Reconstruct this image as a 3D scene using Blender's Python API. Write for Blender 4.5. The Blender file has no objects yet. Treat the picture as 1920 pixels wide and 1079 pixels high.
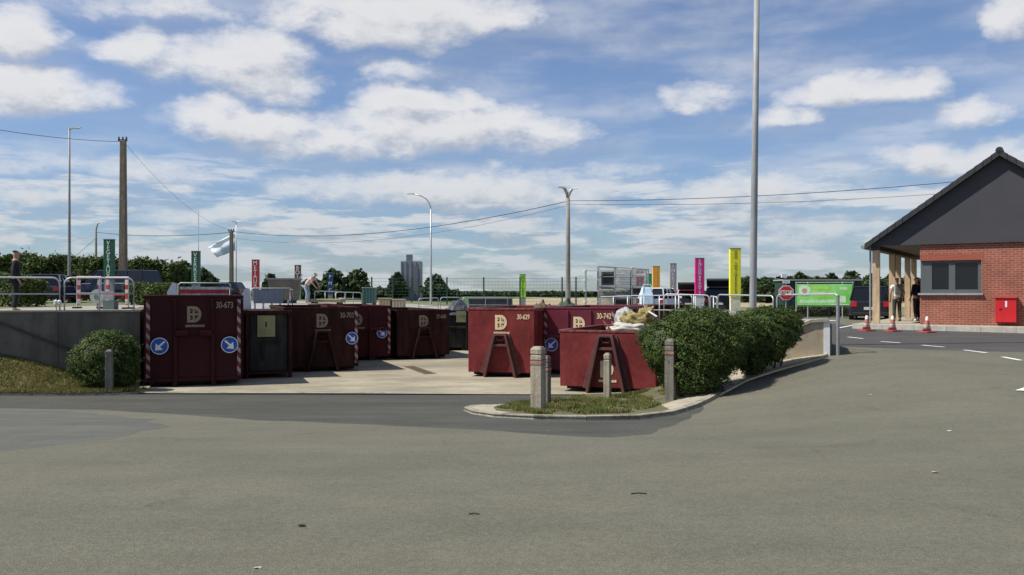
import bpy, math, random
import numpy as np
from mathutils import Vector, Matrix, noise
from mathutils.geometry import delaunay_2d_cdt
from math import radians as R, sin, cos, pi, sqrt
random.seed(7); rng = np.random.default_rng(7)
S = bpy.context.scene
col = S.collection

# ------------------------------------------------------------------ camera
EYE = 1.6; F = 1600.0; HY = 550.0
cam_d = bpy.data.cameras.new('camera'); cam = bpy.data.objects.new('camera', cam_d); col.objects.link(cam)
cam.location = (0, 0, EYE); cam.rotation_euler = (R(90), 0, 0)
cam_d.lens = 30.0; cam_d.sensor_width = 36; cam_d.shift_y = 10.5/1920
cam_d.clip_start = 0.05; cam_d.clip_end = 6000
S.camera = cam
# ------------------------------------------------------------------ view, sun, sky
S.view_settings.view_transform = 'Standard'; S.view_settings.look = 'None'
S.view_settings.exposure = 0.2; S.view_settings.gamma = 1
SUN_EL = R(54); SUN_T = R(10)
to_sun = Vector((-cos(SUN_EL)*cos(SUN_T), -cos(SUN_EL)*sin(SUN_T), sin(SUN_EL)))
sl = bpy.data.lights.new('sun', 'SUN'); sl.energy = 4.9; sl.angle = R(0.5); sl.color = (1, .955, .88)
so = bpy.data.objects.new('sun', sl); col.objects.link(so)
so.rotation_euler = to_sun.to_track_quat('Z', 'Y').to_euler()

def N(nt, typ, **kw):
    n = nt.nodes.new(typ)
    for k, v in kw.items(): setattr(n, k, v)
    return n
def MA(nt, op, a, b=None, c=None, clamp=False):
    n = nt.nodes.new('ShaderNodeMath'); n.operation = op; n.use_clamp = clamp
    for i, v in enumerate((a, b, c)):
        if v is None: continue
        if isinstance(v, (int, float)): n.inputs[i].default_value = v
        else: nt.links.new(v, n.inputs[i])
    return n.outputs[0]
def MR(nt, v, a, b, c=0, d=1, smooth=True):
    n = nt.nodes.new('ShaderNodeMapRange'); n.interpolation_type = 'SMOOTHSTEP' if smooth else 'LINEAR'
    nt.links.new(v, n.inputs[0])
    for i, x in zip((1, 2, 3, 4), (a, b, c, d)): n.inputs[i].default_value = x
    return n.outputs[0]

# cumulus banks by compass direction (angles), read once from where they stand in the sky
CL = [(45,60,125,62,1),(75,168,150,58,1),(262,92,58,50,.85),(445,128,165,74,1),(150,76,34,24,.6),(480,232,175,40,1),(620,262,190,52,.85),
      (790,188,128,36,1),(850,245,250,62,1),(748,130,66,34,.75),(740,38,290,62,1),(1320,190,88,32,.75),(1600,172,170,42,.95),
      (1478,226,90,30,.8),(1815,208,125,30,.85),(860,365,340,52,.9),(300,8,240,40,.7),(1420,365,240,42,.85),(250,322,300,34,.7),
      (400,402,140,24,.85),(60,372,150,26,.8),(1910,30,70,60,.9),(950,432,110,20,.95),(1810,292,190,44,.9),(660,470,90,15,.9),
      (1500,440,420,46,.7),(1130,20,150,40,.35),(20,448,60,16,.9),(1150,318,120,24,.6),(1120,420,160,26,.6),
      (-500,200,260,70,1),(2400,150,300,80,1),(-200,330,200,40,.8),(2150,330,200,40,.8),(960,-330,380,90,.9),(300,-420,300,100,.8),(1700,-380,260,90,.8)]
W = bpy.data.worlds.new('World'); S.world = W; W.use_nodes = True
nt = W.node_tree; nt.nodes.clear()
G = bpy.data.node_groups.new('cloud_density', 'ShaderNodeTree')
G.interface.new_socket('V', in_out='INPUT', socket_type='NodeSocketVector')
G.interface.new_socket('D', in_out='OUTPUT', socket_type='NodeSocketFloat')
G.interface.new_socket('H', in_out='OUTPUT', socket_type='NodeSocketFloat')
gi = N(G, 'NodeGroupInput'); go = N(G, 'NodeGroupOutput')
wn = N(G, 'ShaderNodeTexNoise'); wn.inputs['Scale'].default_value = 9; wn.inputs['Detail'].default_value = 4; wn.inputs['Roughness'].default_value = .55
mp = N(G, 'ShaderNodeMapping'); mp.inputs['Scale'].default_value = (1, 1.5, 1)
G.links.new(gi.outputs[0], mp.inputs[0]); G.links.new(mp.outputs[0], wn.inputs[0])
vm = N(G, 'ShaderNodeVectorMath', operation='SUBTRACT'); G.links.new(wn.outputs['Color'], vm.inputs[0]); vm.inputs[1].default_value = (.5, .5, .5)
vs = N(G, 'ShaderNodeVectorMath', operation='MULTIPLY'); G.links.new(vm.outputs[0], vs.inputs[0]); vs.inputs[1].default_value = (.13, .055, 0)
va = N(G, 'ShaderNodeVectorMath', operation='ADD'); G.links.new(gi.outputs[0], va.inputs[0]); G.links.new(vs.outputs[0], va.inputs[1])
sx = N(G, 'ShaderNodeSeparateXYZ'); G.links.new(va.outputs[0], sx.inputs[0])
acc = None
for (cx, cy, rx, ry, am) in CL:
    t = (cx-960)/F; u0 = math.atan(t); w0 = math.atan((HY-cy)/F*cos(u0))
    a = rx/F*cos(u0)**2*1.1; b = ry/F*cos(u0)*1.15
    du = MA(G, 'MULTIPLY', MA(G, 'SUBTRACT', sx.outputs[0], u0), 1/a); dw = MA(G, 'MULTIPLY', MA(G, 'SUBTRACT', sx.outputs[1], w0), 1/b)
    # flatter undersides: below the centre the shape closes sooner
    dwn = MA(G, 'MULTIPLY', MA(G, 'MINIMUM', dw, 0), 1.35); dwp = MA(G, 'MAXIMUM', dw, 0)
    r2 = MA(G, 'ADD', MA(G, 'MULTIPLY', du, du), MA(G, 'ADD', MA(G, 'MULTIPLY', dwn, dwn), MA(G, 'MULTIPLY', dwp, dwp)))
    v = MA(G, 'MULTIPLY', MA(G, 'MAXIMUM', MA(G, 'SUBTRACT', 1.0, MA(G, 'MULTIPLY', r2, .55)), 0), am)
    acc = v if acc is None else MA(G, 'SMOOTH_MAX', acc, v, .12)
n2 = N(G, 'ShaderNodeTexNoise'); n2.inputs['Scale'].default_value = 16; n2.inputs['Detail'].default_value = 8; n2.inputs['Roughness'].default_value = .66
mp2 = N(G, 'ShaderNodeMapping'); mp2.inputs['Scale'].default_value = (1, 1.9, 1); G.links.new(gi.outputs[0], mp2.inputs[0]); G.links.new(mp2.outputs[0], n2.inputs[0])
dens = MA(G, 'ADD', acc, MA(G, 'MULTIPLY', MA(G, 'SUBTRACT', n2.outputs[0], .5), 1.0))
# low layered streaks near the horizon
n3 = N(G, 'ShaderNodeTexNoise'); n3.inputs['Scale'].default_value = 7; n3.inputs['Detail'].default_value = 7; n3.inputs['Roughness'].default_value = .62
mp3 = N(G, 'ShaderNodeMapping'); mp3.inputs['Scale'].default_value = (1, 6.5, 1); G.links.new(gi.outputs[0], mp3.inputs[0]); G.links.new(mp3.outputs[0], n3.inputs[0])
sy = N(G, 'ShaderNodeSeparateXYZ'); G.links.new(gi.outputs[0], sy.inputs[0])
low = MR(G, sy.outputs[1], .24, .08)
streak = MA(G, 'MULTIPLY', MA(G, 'MULTIPLY', MR(G, n3.outputs[0], .30, .62), low), .92)
dens = MA(G, 'MAXIMUM', dens, streak)
G.links.new(dens, go.inputs[0])
G.links.new(n3.outputs[0], go.inputs[1])

tc = N(nt, 'ShaderNodeTexCoord'); sp = N(nt, 'ShaderNodeSeparateXYZ'); nt.links.new(tc.outputs['Generated'], sp.inputs[0])
az = MA(nt, 'ARCTAN2', sp.outputs[0], sp.outputs[1]); el = MA(nt, 'ARCSINE', sp.outputs[2])
cb = N(nt, 'ShaderNodeCombineXYZ'); nt.links.new(az, cb.inputs[0]); nt.links.new(el, cb.inputs[1])
g1 = N(nt, 'ShaderNodeGroup'); g1.node_tree = G; nt.links.new(cb.outputs[0], g1.inputs[0])
off = N(nt, 'ShaderNodeVectorMath', operation='ADD'); nt.links.new(cb.outputs[0], off.inputs[0]); off.inputs[1].default_value = (-.010, .017, 0)
g2 = N(nt, 'ShaderNodeGroup'); g2.node_tree = G; nt.links.new(off.outputs[0], g2.inputs[0])
alpha = MR(nt, g1.outputs[0], .27, .94)
lit = MR(nt, MA(nt, 'SUBTRACT', g1.outputs[0], MA(nt, 'MULTIPLY', g2.outputs[0], .9)), -.26, .26)
thick = MR(nt, g1.outputs[0], .6, 1.15, 0, .22)
lit = MA(nt, 'SUBTRACT', lit, thick, clamp=True)
sky = N(nt, 'ShaderNodeTexSky'); sky.sky_type = 'NISHITA'; sky.sun_disc = False
sky.sun_elevation = SUN_EL; sky.sun_rotation = math.atan2(to_sun.x, to_sun.y); sky.altitude = 100; sky.air_density = 1.0; sky.dust_density = .35; sky.ozone_density = 3.0
cc = N(nt, 'ShaderNodeMix', data_type='RGBA'); nt.links.new(lit, cc.inputs[0])
cc.inputs[6].default_value = (4.9, 5.3, 6.1, 1); cc.inputs[7].default_value = (8.7, 8.6, 8.6, 1)
# thin high veil
veil = N(nt, 'ShaderNodeTexNoise'); veil.inputs['Scale'].default_value = 5; veil.inputs['Detail'].default_value = 6
mv = N(nt, 'ShaderNodeMapping'); mv.inputs['Scale'].default_value = (1, 4.5, 1); mv.inputs['Rotation'].default_value = (0, 0, .12); nt.links.new(cb.outputs[0], mv.inputs[0]); nt.links.new(mv.outputs[0], veil.inputs[0])
va_ = MR(nt, veil.outputs[0], .36, .70, .04, .46)
alpha = MA(nt, 'MAXIMUM', alpha, va_)
mx = N(nt, 'ShaderNodeMix', data_type='RGBA'); nt.links.new(MA(nt, 'MULTIPLY', alpha, .95), mx.inputs[0]); nt.links.new(cc.outputs[2], mx.inputs[7])
sc = N(nt, 'ShaderNodeMix', data_type='RGBA', blend_type='MULTIPLY'); sc.inputs[0].default_value = 1; nt.links.new(sky.outputs[0], sc.inputs[6]); sc.inputs[7].default_value = (1.06, 1.06, 1.18, 1)
elm = MR(nt, el, 0.0, .24)
lt = N(nt, 'ShaderNodeMix', data_type='RGBA'); nt.links.new(elm, lt.inputs[0]); lt.inputs[6].default_value = (.66, .77, .85, 1); lt.inputs[7].default_value = (.93, .97, .99, 1)
l2 = N(nt, 'ShaderNodeMix', data_type='RGBA', blend_type='MULTIPLY'); l2.inputs[0].default_value = 1; nt.links.new(sc.outputs[2], l2.inputs[6]); nt.links.new(lt.outputs[2], l2.inputs[7])
nt.links.new(l2.outputs[2], mx.inputs[6])
# far cloud banks sink into the haze of the air
fc_ = N(nt, 'ShaderNodeMix', data_type='RGBA', blend_type='MULTIPLY'); fc_.inputs[0].default_value = 1; nt.links.new(cc.outputs[2], fc_.inputs[6])
ft = N(nt, 'ShaderNodeMix', data_type='RGBA'); nt.links.new(MR(nt, el, .0, .2), ft.inputs[0]); ft.inputs[6].default_value = (.70, .76, .80, 1); ft.inputs[7].default_value = (1, 1, 1, 1); nt.links.new(ft.outputs[2], fc_.inputs[7])
nt.links.new(fc_.outputs[2], mx.inputs[7])
bg = N(nt, 'ShaderNodeBackground'); bg.inputs[1].default_value = .085; nt.links.new(mx.outputs[2], bg.inputs[0])
wo = N(nt, 'ShaderNodeOutputWorld'); nt.links.new(bg.outputs[0], wo.inputs[0])

# ------------------------------------------------------------------ terrain heights
def ss(x):
    x = 0 if x < 0 else 1 if x > 1 else x
    return x*x*(3-2*x)
def g(X, Y):
    gl = -.9*ss(Y/21.0)**2.2
    gr = .36*ss((Y-6)/27.0)
    s = ss((X-2)/6.5)
    return gl*(1-s)+gr*s
def U(X, Y):
    z = .45+.66*ss((-4-X)/5.5)*(1-ss((Y-60)/60))
    if Y > 180: z += 2.6*ss((Y-180)/420)
    if X > 6: z = z*(1-ss((X-6)/3))+min(z, max(g(X, Y), .3))*ss((X-6)/3)
    return z
def wpt(px, py, Y): return Vector(((px-960)/F*Y, Y, EYE-(py-HY)/F*Y))
def hit(px, py, fn=g):
    y = 2.0
    while y < 200:
        p = wpt(px, py, y)
        if p.z <= fn(p.x, p.y): return p
        y += .02
    return p

# ------------------------------------------------------------------ materials
MATS = {}
def mat(name, c, rough=.7, var=.12, scale=6, metal=0, bump=0, bscale=60, spec=.4, c2=None, emit=None):
    m = bpy.data.materials.new(name); m.use_nodes = True; t = m.node_tree; b = t.nodes['Principled BSDF']
    b.inputs['Roughness'].default_value = rough; b.inputs['Metallic'].default_value = metal; b.inputs['Specular IOR Level'].default_value = spec
    tcn = N(t, 'ShaderNodeTexCoord'); no = N(t, 'ShaderNodeTexNoise'); no.inputs['Scale'].default_value = scale; no.inputs['Detail'].default_value = 6; no.inputs['Roughness'].default_value = .65
    t.links.new(tcn.outputs['Object'], no.inputs[0])
    mi = N(t, 'ShaderNodeMix', data_type='RGBA'); t.links.new(MR(t, no.outputs[0], .3, .7), mi.inputs[0])
    c2 = c2 or tuple(x*(1+var*1.2) for x in c)
    mi.inputs[6].default_value = (*[x*(1-var) for x in c], 1); mi.inputs[7].default_value = (*c2, 1)
    t.links.new(mi.outputs[2], b.inputs['Base Color'])
    if bump:
        n2 = N(t, 'ShaderNodeTexNoise'); n2.inputs['Scale'].default_value = bscale; n2.inputs['Detail'].default_value = 5; t.links.new(tcn.outputs['Object'], n2.inputs[0])
        bp = N(t, 'ShaderNodeBump'); bp.inputs['Strength'].default_value = bump; bp.inputs['Distance'].default_value = .02
        t.links.new(n2.outputs[0], bp.inputs['Height']); t.links.new(bp.outputs[0], b.inputs['Normal'])
    MATS[name] = m
    return m
def noise_mul(m, scale, lo, hi, vec_scale=(1, 1, 1), tint=(1, 1, 1), a=.4, b_=.6, coord='Object'):
    """multiply base colour by an extra stain layer"""
    t = m.node_tree; b = t.nodes['Principled BSDF']; src = b.inputs['Base Color'].links[0].from_socket
    tcn = N(t, 'ShaderNodeTexCoord'); mp = N(t, 'ShaderNodeMapping'); mp.inputs['Scale'].default_value = vec_scale
    no = N(t, 'ShaderNodeTexNoise'); no.inputs['Scale'].default_value = scale; no.inputs['Detail'].default_value = 7; no.inputs['Roughness'].default_value = .7
    t.links.new(tcn.outputs[coord], mp.inputs[0]); t.links.new(mp.outputs[0], no.inputs[0])
    f = MR(t, no.outputs[0], a, b_)
    mi = N(t, 'ShaderNodeMix', data_type='RGBA'); t.links.new(f, mi.inputs[0]); mi.inputs[6].default_value = (lo, lo, lo, 1)
    mi.inputs[7].default_value = (hi*tint[0], hi*tint[1], hi*tint[2], 1)
    mu = N(t, 'ShaderNodeMix', data_type='RGBA', blend_type='MULTIPLY'); mu.inputs[0].default_value = 1
    t.links.new(src, mu.inputs[6]); t.links.new(mi.outputs[2], mu.inputs[7]); t.links.new(mu.outputs[2], b.inputs['Base Color'])
    return m
def speck(m, scale, thr, val):
    t = m.node_tree; b = t.nodes['Principled BSDF']; src = b.inputs['Base Color'].links[0].from_socket
    tcn = N(t, 'ShaderNodeTexCoord'); vo = N(t, 'ShaderNodeTexVoronoi'); vo.inputs['Scale'].default_value = scale; t.links.new(tcn.outputs['Object'], vo.inputs[0])
    sepc = N(t, 'ShaderNodeSeparateColor'); t.links.new(vo.outputs['Color'], sepc.inputs[0])
    f = MR(t, sepc.outputs[0], 0, 1, 1-val, 1+val, False)
    mu = N(t, 'ShaderNodeVectorMath', operation='SCALE'); t.links.new(src, mu.inputs[0]); t.links.new(f, mu.inputs[3]); t.links.new(mu.outputs[0], b.inputs['Base Color'])
    return m
def cracks(m, scale, amt, thin=.012, mask=.56):
    t = m.node_tree; b = t.nodes['Principled BSDF']; src = b.inputs['Base Color'].links[0].from_socket
    tcn = N(t, 'ShaderNodeTexCoord'); wq = N(t, 'ShaderNodeTexNoise'); wq.inputs['Scale'].default_value = 2.2; wq.inputs['Detail'].default_value = 5; t.links.new(tcn.outputs['Object'], wq.inputs[0])
    ad = N(t, 'ShaderNodeVectorMath', operation='MULTIPLY_ADD'); t.links.new(wq.outputs['Color'], ad.inputs[0]); ad.inputs[1].default_value = (.9, .9, 0); t.links.new(tcn.outputs['Object'], ad.inputs[2])
    vo = N(t, 'ShaderNodeTexVoronoi', feature='DISTANCE_TO_EDGE'); vo.inputs['Scale'].default_value = scale; t.links.new(ad.outputs[0], vo.inputs[0])
    ln = MR(t, vo.outputs['Distance'], 0, thin, 1, 0)
    mk = N(t, 'ShaderNodeTexNoise'); mk.inputs['Scale'].default_value = .35; mk.inputs['Detail'].default_value = 3; t.links.new(tcn.outputs['Object'], mk.inputs[0])
    f = MA(t, 'SUBTRACT', 1.0, MA(t, 'MULTIPLY', MA(t, 'MULTIPLY', ln, MR(t, mk.outputs[0], mask, mask+.08)), amt))
    mu = N(t, 'ShaderNodeVectorMath', operation='SCALE'); t.links.new(src, mu.inputs[0]); t.links.new(f, mu.inputs[3]); t.links.new(mu.outputs[0], b.inputs['Base Color'])
    return m
asph = mat('worn_asphalt', (.148, .143, .107), .9, .05, .9, bump=.7, bscale=120, spec=.2)
noise_mul(asph, .16, .95, 1.04, (1, 2.2, 1), (1.0, .99, .975)); noise_mul(asph, .7, .96, 1.03, (.35, 1.4, 1)); speck(asph, 60, 0, .15); speck(asph, 22, 0, .04)
noise_mul(asph, 3.0, 1.0, .84, (.10, 1.8, 1), a=.60, b_=.72); noise_mul(asph, 1.1, 1.0, .80, (1, 1, 1), a=.66, b_=.72); noise_mul(asph, 14, 1.0, 1.14, a=.55, b_=.75)
cracks(asph, .23, .14, .010, .52)
asph_d = mat('new_asphalt', (.068, .067, .055), .85, .08, 1.2, bump=.4, bscale=160, spec=.25)
noise_mul(asph_d, .8, .88, 1.12, (.3, 1.6, 1)); speck(asph_d, 60, 0, .2); noise_mul(asph_d, 2.0, 1.0, 1.35, (.5, 1.6, 1), a=.58, b_=.74)
asph_b = mat('bluish_asphalt', (.112, .111, .096), .9, .08, 1.4, bump=.4, bscale=160, spec=.2); noise_mul(asph_b, .8, .92, 1.06, (.4, 1.6, 1)); speck(asph_b, 60, 0, .12)
asph_r = mat('dark_road_asphalt', (.064, .061, .057), .85, .1, 1.0, bump=.4, bscale=160); noise_mul(asph_r, .8, .9, 1.1, (.3, 1.6, 1)); speck(asph_r, 60, 0, .2)
conc_y = mat('yard_concrete', (.32, .285, .205), .9, .12, .7, bump=.3, bscale=50, spec=.2)
noise_mul(conc_y, .5, .78, 1.06, (.6, 1.6, 1)); noise_mul(conc_y, 1.6, .72, 1.0, (.3, 1.2, 1), a=.30, b_=.46); speck(conc_y, 14, 0, .05)
conc_w = mat('wall_concrete', (.142, .130, .104), .9, .12, 1.5, bump=.3, bscale=40, spec=.2); noise_mul(conc_w, 2.2, .72, 1.05, (1, 1, .25), a=.35, b_=.6)
conc_l = mat('pale_concrete', (.37, .33, .25), .9, .14, 3, bump=.3, bscale=60, spec=.2); noise_mul(conc_l, 5, .7, 1.0, (1, 1, .3), a=.3, b_=.5)
conc_t = mat('tan_render', (.46, .38, .27), .9, .12, 2.2, bump=.3, bscale=50, spec=.2); noise_mul(conc_t, 3, .72, 1.0, (1, 1, .3), a=.3, b_=.55)
kerbm = mat('kerb_concrete', (.31, .285, .22), .9, .15, 5, bump=.3, bscale=60, spec=.2); noise_mul(kerbm, 4, .5, 1.05, a=.34, b_=.56)
gravel = mat('quay_paving', (.30, .28, .24), .9, .15, 2, bump=.4, bscale=60); speck(gravel, 25, 0, .12)
soil = mat('verge_soil', (.13, .095, .06), .95, .2, 4, bump=.8, bscale=40, c2=(.12, .13, .055))
noise_mul(soil, 2.5, .75, 1.2)
grassb = mat('bank_turf', (.095, .088, .03), .95, .2, 2.5, bump=.8, bscale=40, c2=(.17, .145, .055)); noise_mul(grassb, 1.2, .8, 1.15)
field = mat('field_land', (.11, .14, .05), .95, .2, .02, c2=(.2, .19, .09))
wheat = mat('wheat_field', (.33, .27, .16), .95, .12, .05)
crop = mat('green_crop', (.055, .095, .03), .95, .2, .03)
stripe_w = mat('road_paint', (.74, .74, .70), .7, .08, 5); noise_mul(stripe_w, 20, .7, 1.0, a=.35, b_=.5)
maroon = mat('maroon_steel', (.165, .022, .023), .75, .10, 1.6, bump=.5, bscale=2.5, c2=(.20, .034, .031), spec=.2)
noise_mul(maroon, 3.5, .70, 1.05, (1, 1, .22), (1.0, 1.02, 1.0), .25, .5); noise_mul(maroon, 9, 1.0, .55, (1, 1, .5), (1, .8, .6), .58, .68); noise_mul(maroon, 2.2, .82, 1.1, (1, 1, .6))
mat('hook_frame_paint', (.105, .032, .030), .65, .2, 4, c2=(.13, .05, .042))
maroon2 = mat('crimson_steel', (.125, .013, .026), .5, .10, 1.6, bump=.5, bscale=2.5, spec=.4); noise_mul(maroon2, 3.5, .72, 1.05, (1, 1, .22), a=.25, b_=.5)
dkmar = mat('dark_shaded_maroon', (.040, .014, .012), .8, .2, 2.5, spec=.15, c2=(.055, .020, .015)); noise_mul(dkmar, 4, .65, 1.1, (1, 1, .25))  # dark maroon; on the left row's hook-lifts, maroon with shade painted in
blacks = mat('blackened_steel', (.028, .026, .022), .75, .25, 3, spec=.3); noise_mul(blacks, 4, .6, 1.2, (1, 1, .25))
rimm = mat('worn_rim_paint', (.20, .055, .05), .6, .2, 4); noise_mul(rimm, 8, .6, 1.1)
inner = mat('rusty_inside', (.07, .035, .025), .9, .3, 3)
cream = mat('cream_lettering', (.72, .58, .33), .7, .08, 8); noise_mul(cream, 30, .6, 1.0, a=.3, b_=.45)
cream_d = mat('shaded_lettering', (.27, .21, .14), .8, .1, 8)  # cream lettering darkened, so the left row's shade is in its colour
blue = mat('sign_blue', (.02, .085, .36), .5, .06, 5); white = mat('white_paint', (.74, .74, .72), .55, .06, 5); red = mat('red_paint', (.52, .035, .03), .5, .08, 4)
galv = mat('galvanised_steel', (.48, .49, .49), .45, .10, 4, metal=.35, spec=.5); galv_d = mat('weathered_galvanised', (.27, .28, .28), .55, .12, 4, metal=.3)
polegrey = mat('grey_pole_paint', (.30, .31, .31), .55, .08, 2); noise_mul(polegrey, 2, .85, 1.05, (1, 1, .2))
woodp = mat('weathered_pole', (.20, .165, .12), .9, .15, 5); noise_mul(woodp, 8, .75, 1.05, (1, 1, .08))
concp = mat('concrete_pole', (.26, .245, .215), .9, .12, 4); noise_mul(concp, 6, .8, 1.05, (1, 1, .1))
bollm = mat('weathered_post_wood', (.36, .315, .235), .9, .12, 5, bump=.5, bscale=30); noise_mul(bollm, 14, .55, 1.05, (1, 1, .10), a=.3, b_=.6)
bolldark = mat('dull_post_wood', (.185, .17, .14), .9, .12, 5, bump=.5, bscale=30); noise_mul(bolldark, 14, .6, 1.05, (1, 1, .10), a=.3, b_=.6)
bandm = mat('faded_red_band', (.36, .18, .15), .8, .2, 12); banddk = mat('dark_band', (.12, .055, .045), .8, .2, 12)
glass = mat('dark_glass', (.010, .011, .013), .06, .05, 2, spec=.45); blackp = mat('black_plastic', (.02, .02, .021), .6, .1, 5)
rubber = mat('tyre_rubber', (.02, .02, .02), .85, .1, 8); alloy = mat('wheel_rim_metal', (.32, .32, .33), .4, .05, 5, metal=.6)
tail = mat('tail_light_red', (.45, .01, .015), .25, .05, 5, spec=.7); headl = mat('lamp_clear', (.8, .8, .78), .15, .03, 5, spec=.8)
skin = mat('skin', (.45, .26, .18), .6, .06, 6); hairm = mat('dark_hair', (.022, .015, .011), .7, .1, 20)
def leafmat(name, c, c2, sc=3.0):
    m = mat(name, c, .65, .1, sc, c2=c2, spec=.25)
    t = m.node_tree; b = t.nodes['Principled BSDF']; src = b.inputs['Base Color'].links[0].from_socket
    ge = N(t, 'ShaderNodeNewGeometry'); f = MR(t, ge.outputs['Random Per Island'], 0, 1, .6, 1.5, False)
    mu = N(t, 'ShaderNodeVectorMath', operation='SCALE'); t.links.new(src, mu.inputs[0]); t.links.new(f, mu.inputs[3]); t.links.new(mu.outputs[0], b.inputs['Base Color'])
    tr = N(t, 'ShaderNodeBsdfTranslucent'); t.links.new(mu.outputs[0], tr.inputs[0])
    ms = N(t, 'ShaderNodeMixShader'); ms.inputs[0].default_value = .22; out = t.nodes['Material Output']
    t.links.new(b.outputs[0], ms.inputs[1]); t.links.new(tr.outputs[0], ms.inputs[2]); t.links.new(ms.outputs[0], out.inputs[0])
    return m
leaf1 = leafmat('privet_leaf', (.040, .072, .016), (.092, .125, .028)); leaf2 = leafmat('hedge_leaf', (.048, .080, .020), (.092, .125, .032), .6)
leaf3 = leafmat('tree_leaf', (.036, .062, .022), (.066, .10, .034), .4); grassm = leafmat('grass_blade', (.10, .13, .025), (.22, .20, .07), 1.6)
grasst = leafmat('tan_grass_blade', (.080, .110, .024), (.21, .18, .062), .8)
bark = mat('bark', (.09, .065, .045), .9, .2, 8, bump=.6, bscale=20)
def stripes(name, ca, cb, period, diag=1.0, duty=.5):
    m = bpy.data.materials.new(name); m.use_nodes = True; t = m.node_tree; b = t.nodes['Principled BSDF']; b.inputs['Roughness'].default_value = .55
    tcn = N(t, 'ShaderNodeTexCoord'); s = N(t, 'ShaderNodeSeparateXYZ'); t.links.new(tcn.outputs['Object'], s.inputs[0])
    v = MA(t, 'ADD', MA(t, 'MULTIPLY', s.outputs[0], diag), s.outputs[2]); f = MA(t, 'GREATER_THAN', MA(t, 'FRACT', MA(t, 'MULTIPLY', v, 1/period)), duty)
    mi = N(t, 'ShaderNodeMix', data_type='RGBA'); t.links.new(f, mi.inputs[0]); mi.inputs[6].default_value = (*ca, 1); mi.inputs[7].default_value = (*cb, 1)
    no = N(t, 'ShaderNodeTexNoise'); no.inputs['Scale'].default_value = 7; t.links.new(tcn.outputs['Object'], no.inputs[0])
    mu = N(t, 'ShaderNodeVectorMath', operation='SCALE'); t.links.new(mi.outputs[2], mu.inputs[0]); t.links.new(MR(t, no.outputs[0], .3, .7, .6, 1.05), mu.inputs[3])
    t.links.new(mu.outputs[0], b.inputs['Base Color']); return m
tape = stripes('striped_tape', (.13, .012, .016), (.40, .29, .28), .27, 1.0, .55)
barst = stripes('barrier_stripes', (.55, .05, .03), (.74, .72, .70), .30, 0.0, .5)
conest = stripes('cone_bands', (.52, .16, .12), (.75, .70, .62), .26, 0, .52)
def brickmat():
    m = bpy.data.materials.new('red_brick'); m.use_nodes = True; t = m.node_tree; b = t.nodes['Principled BSDF']; b.inputs['Roughness'].default_value = .9
    tcn = N(t, 'ShaderNodeTexCoord'); s = N(t, 'ShaderNodeSeparateXYZ'); t.links.new(tcn.outputs['Object'], s.inputs[0])
    c = N(t, 'ShaderNodeCombineXYZ'); t.links.new(MA(t, 'ADD', s.outputs[0], s.outputs[1]), c.inputs[0]); t.links.new(s.outputs[2], c.inputs[1])
    br = N(t, 'ShaderNodeTexBrick'); t.links.new(c.outputs[0], br.inputs[0]); br.inputs['Scale'].default_value = 1
    br.inputs['Brick Width'].default_value = .22; br.inputs['Row Height'].default_value = .073; br.inputs['Mortar Size'].default_value = .0075; br.inputs['Mortar Smooth'].default_value = .2
    br.inputs['Color1'].default_value = (.26, .066, .038, 1); br.inputs['Color2'].default_value = (.34, .092, .054, 1); br.inputs['Mortar'].default_value = (.40, .28, .21, 1)
    no = N(t, 'ShaderNodeTexNoise'); no.inputs['Scale'].default_value = 1.5; no.inputs['Detail'].default_value = 6; t.links.new(tcn.outputs['Object'], no.inputs[0])
    mu = N(t, 'ShaderNodeVectorMath', operation='SCALE'); t.links.new(br.outputs[0], mu.inputs[0]); t.links.new(MR(t, no.outputs[0], .3, .7, .82, 1.12), mu.inputs[3])
    t.links.new(mu.outputs[0], b.inputs['Base Color'])
    bp = N(t, 'ShaderNodeBump'); bp.inputs['Distance'].default_value = .006; bp.invert = True; t.links.new(br.outputs['Fac'], bp.inputs['Height']); t.links.new(bp.outputs[0], b.inputs['Normal'])
    return m
brick = brickmat()

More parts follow.
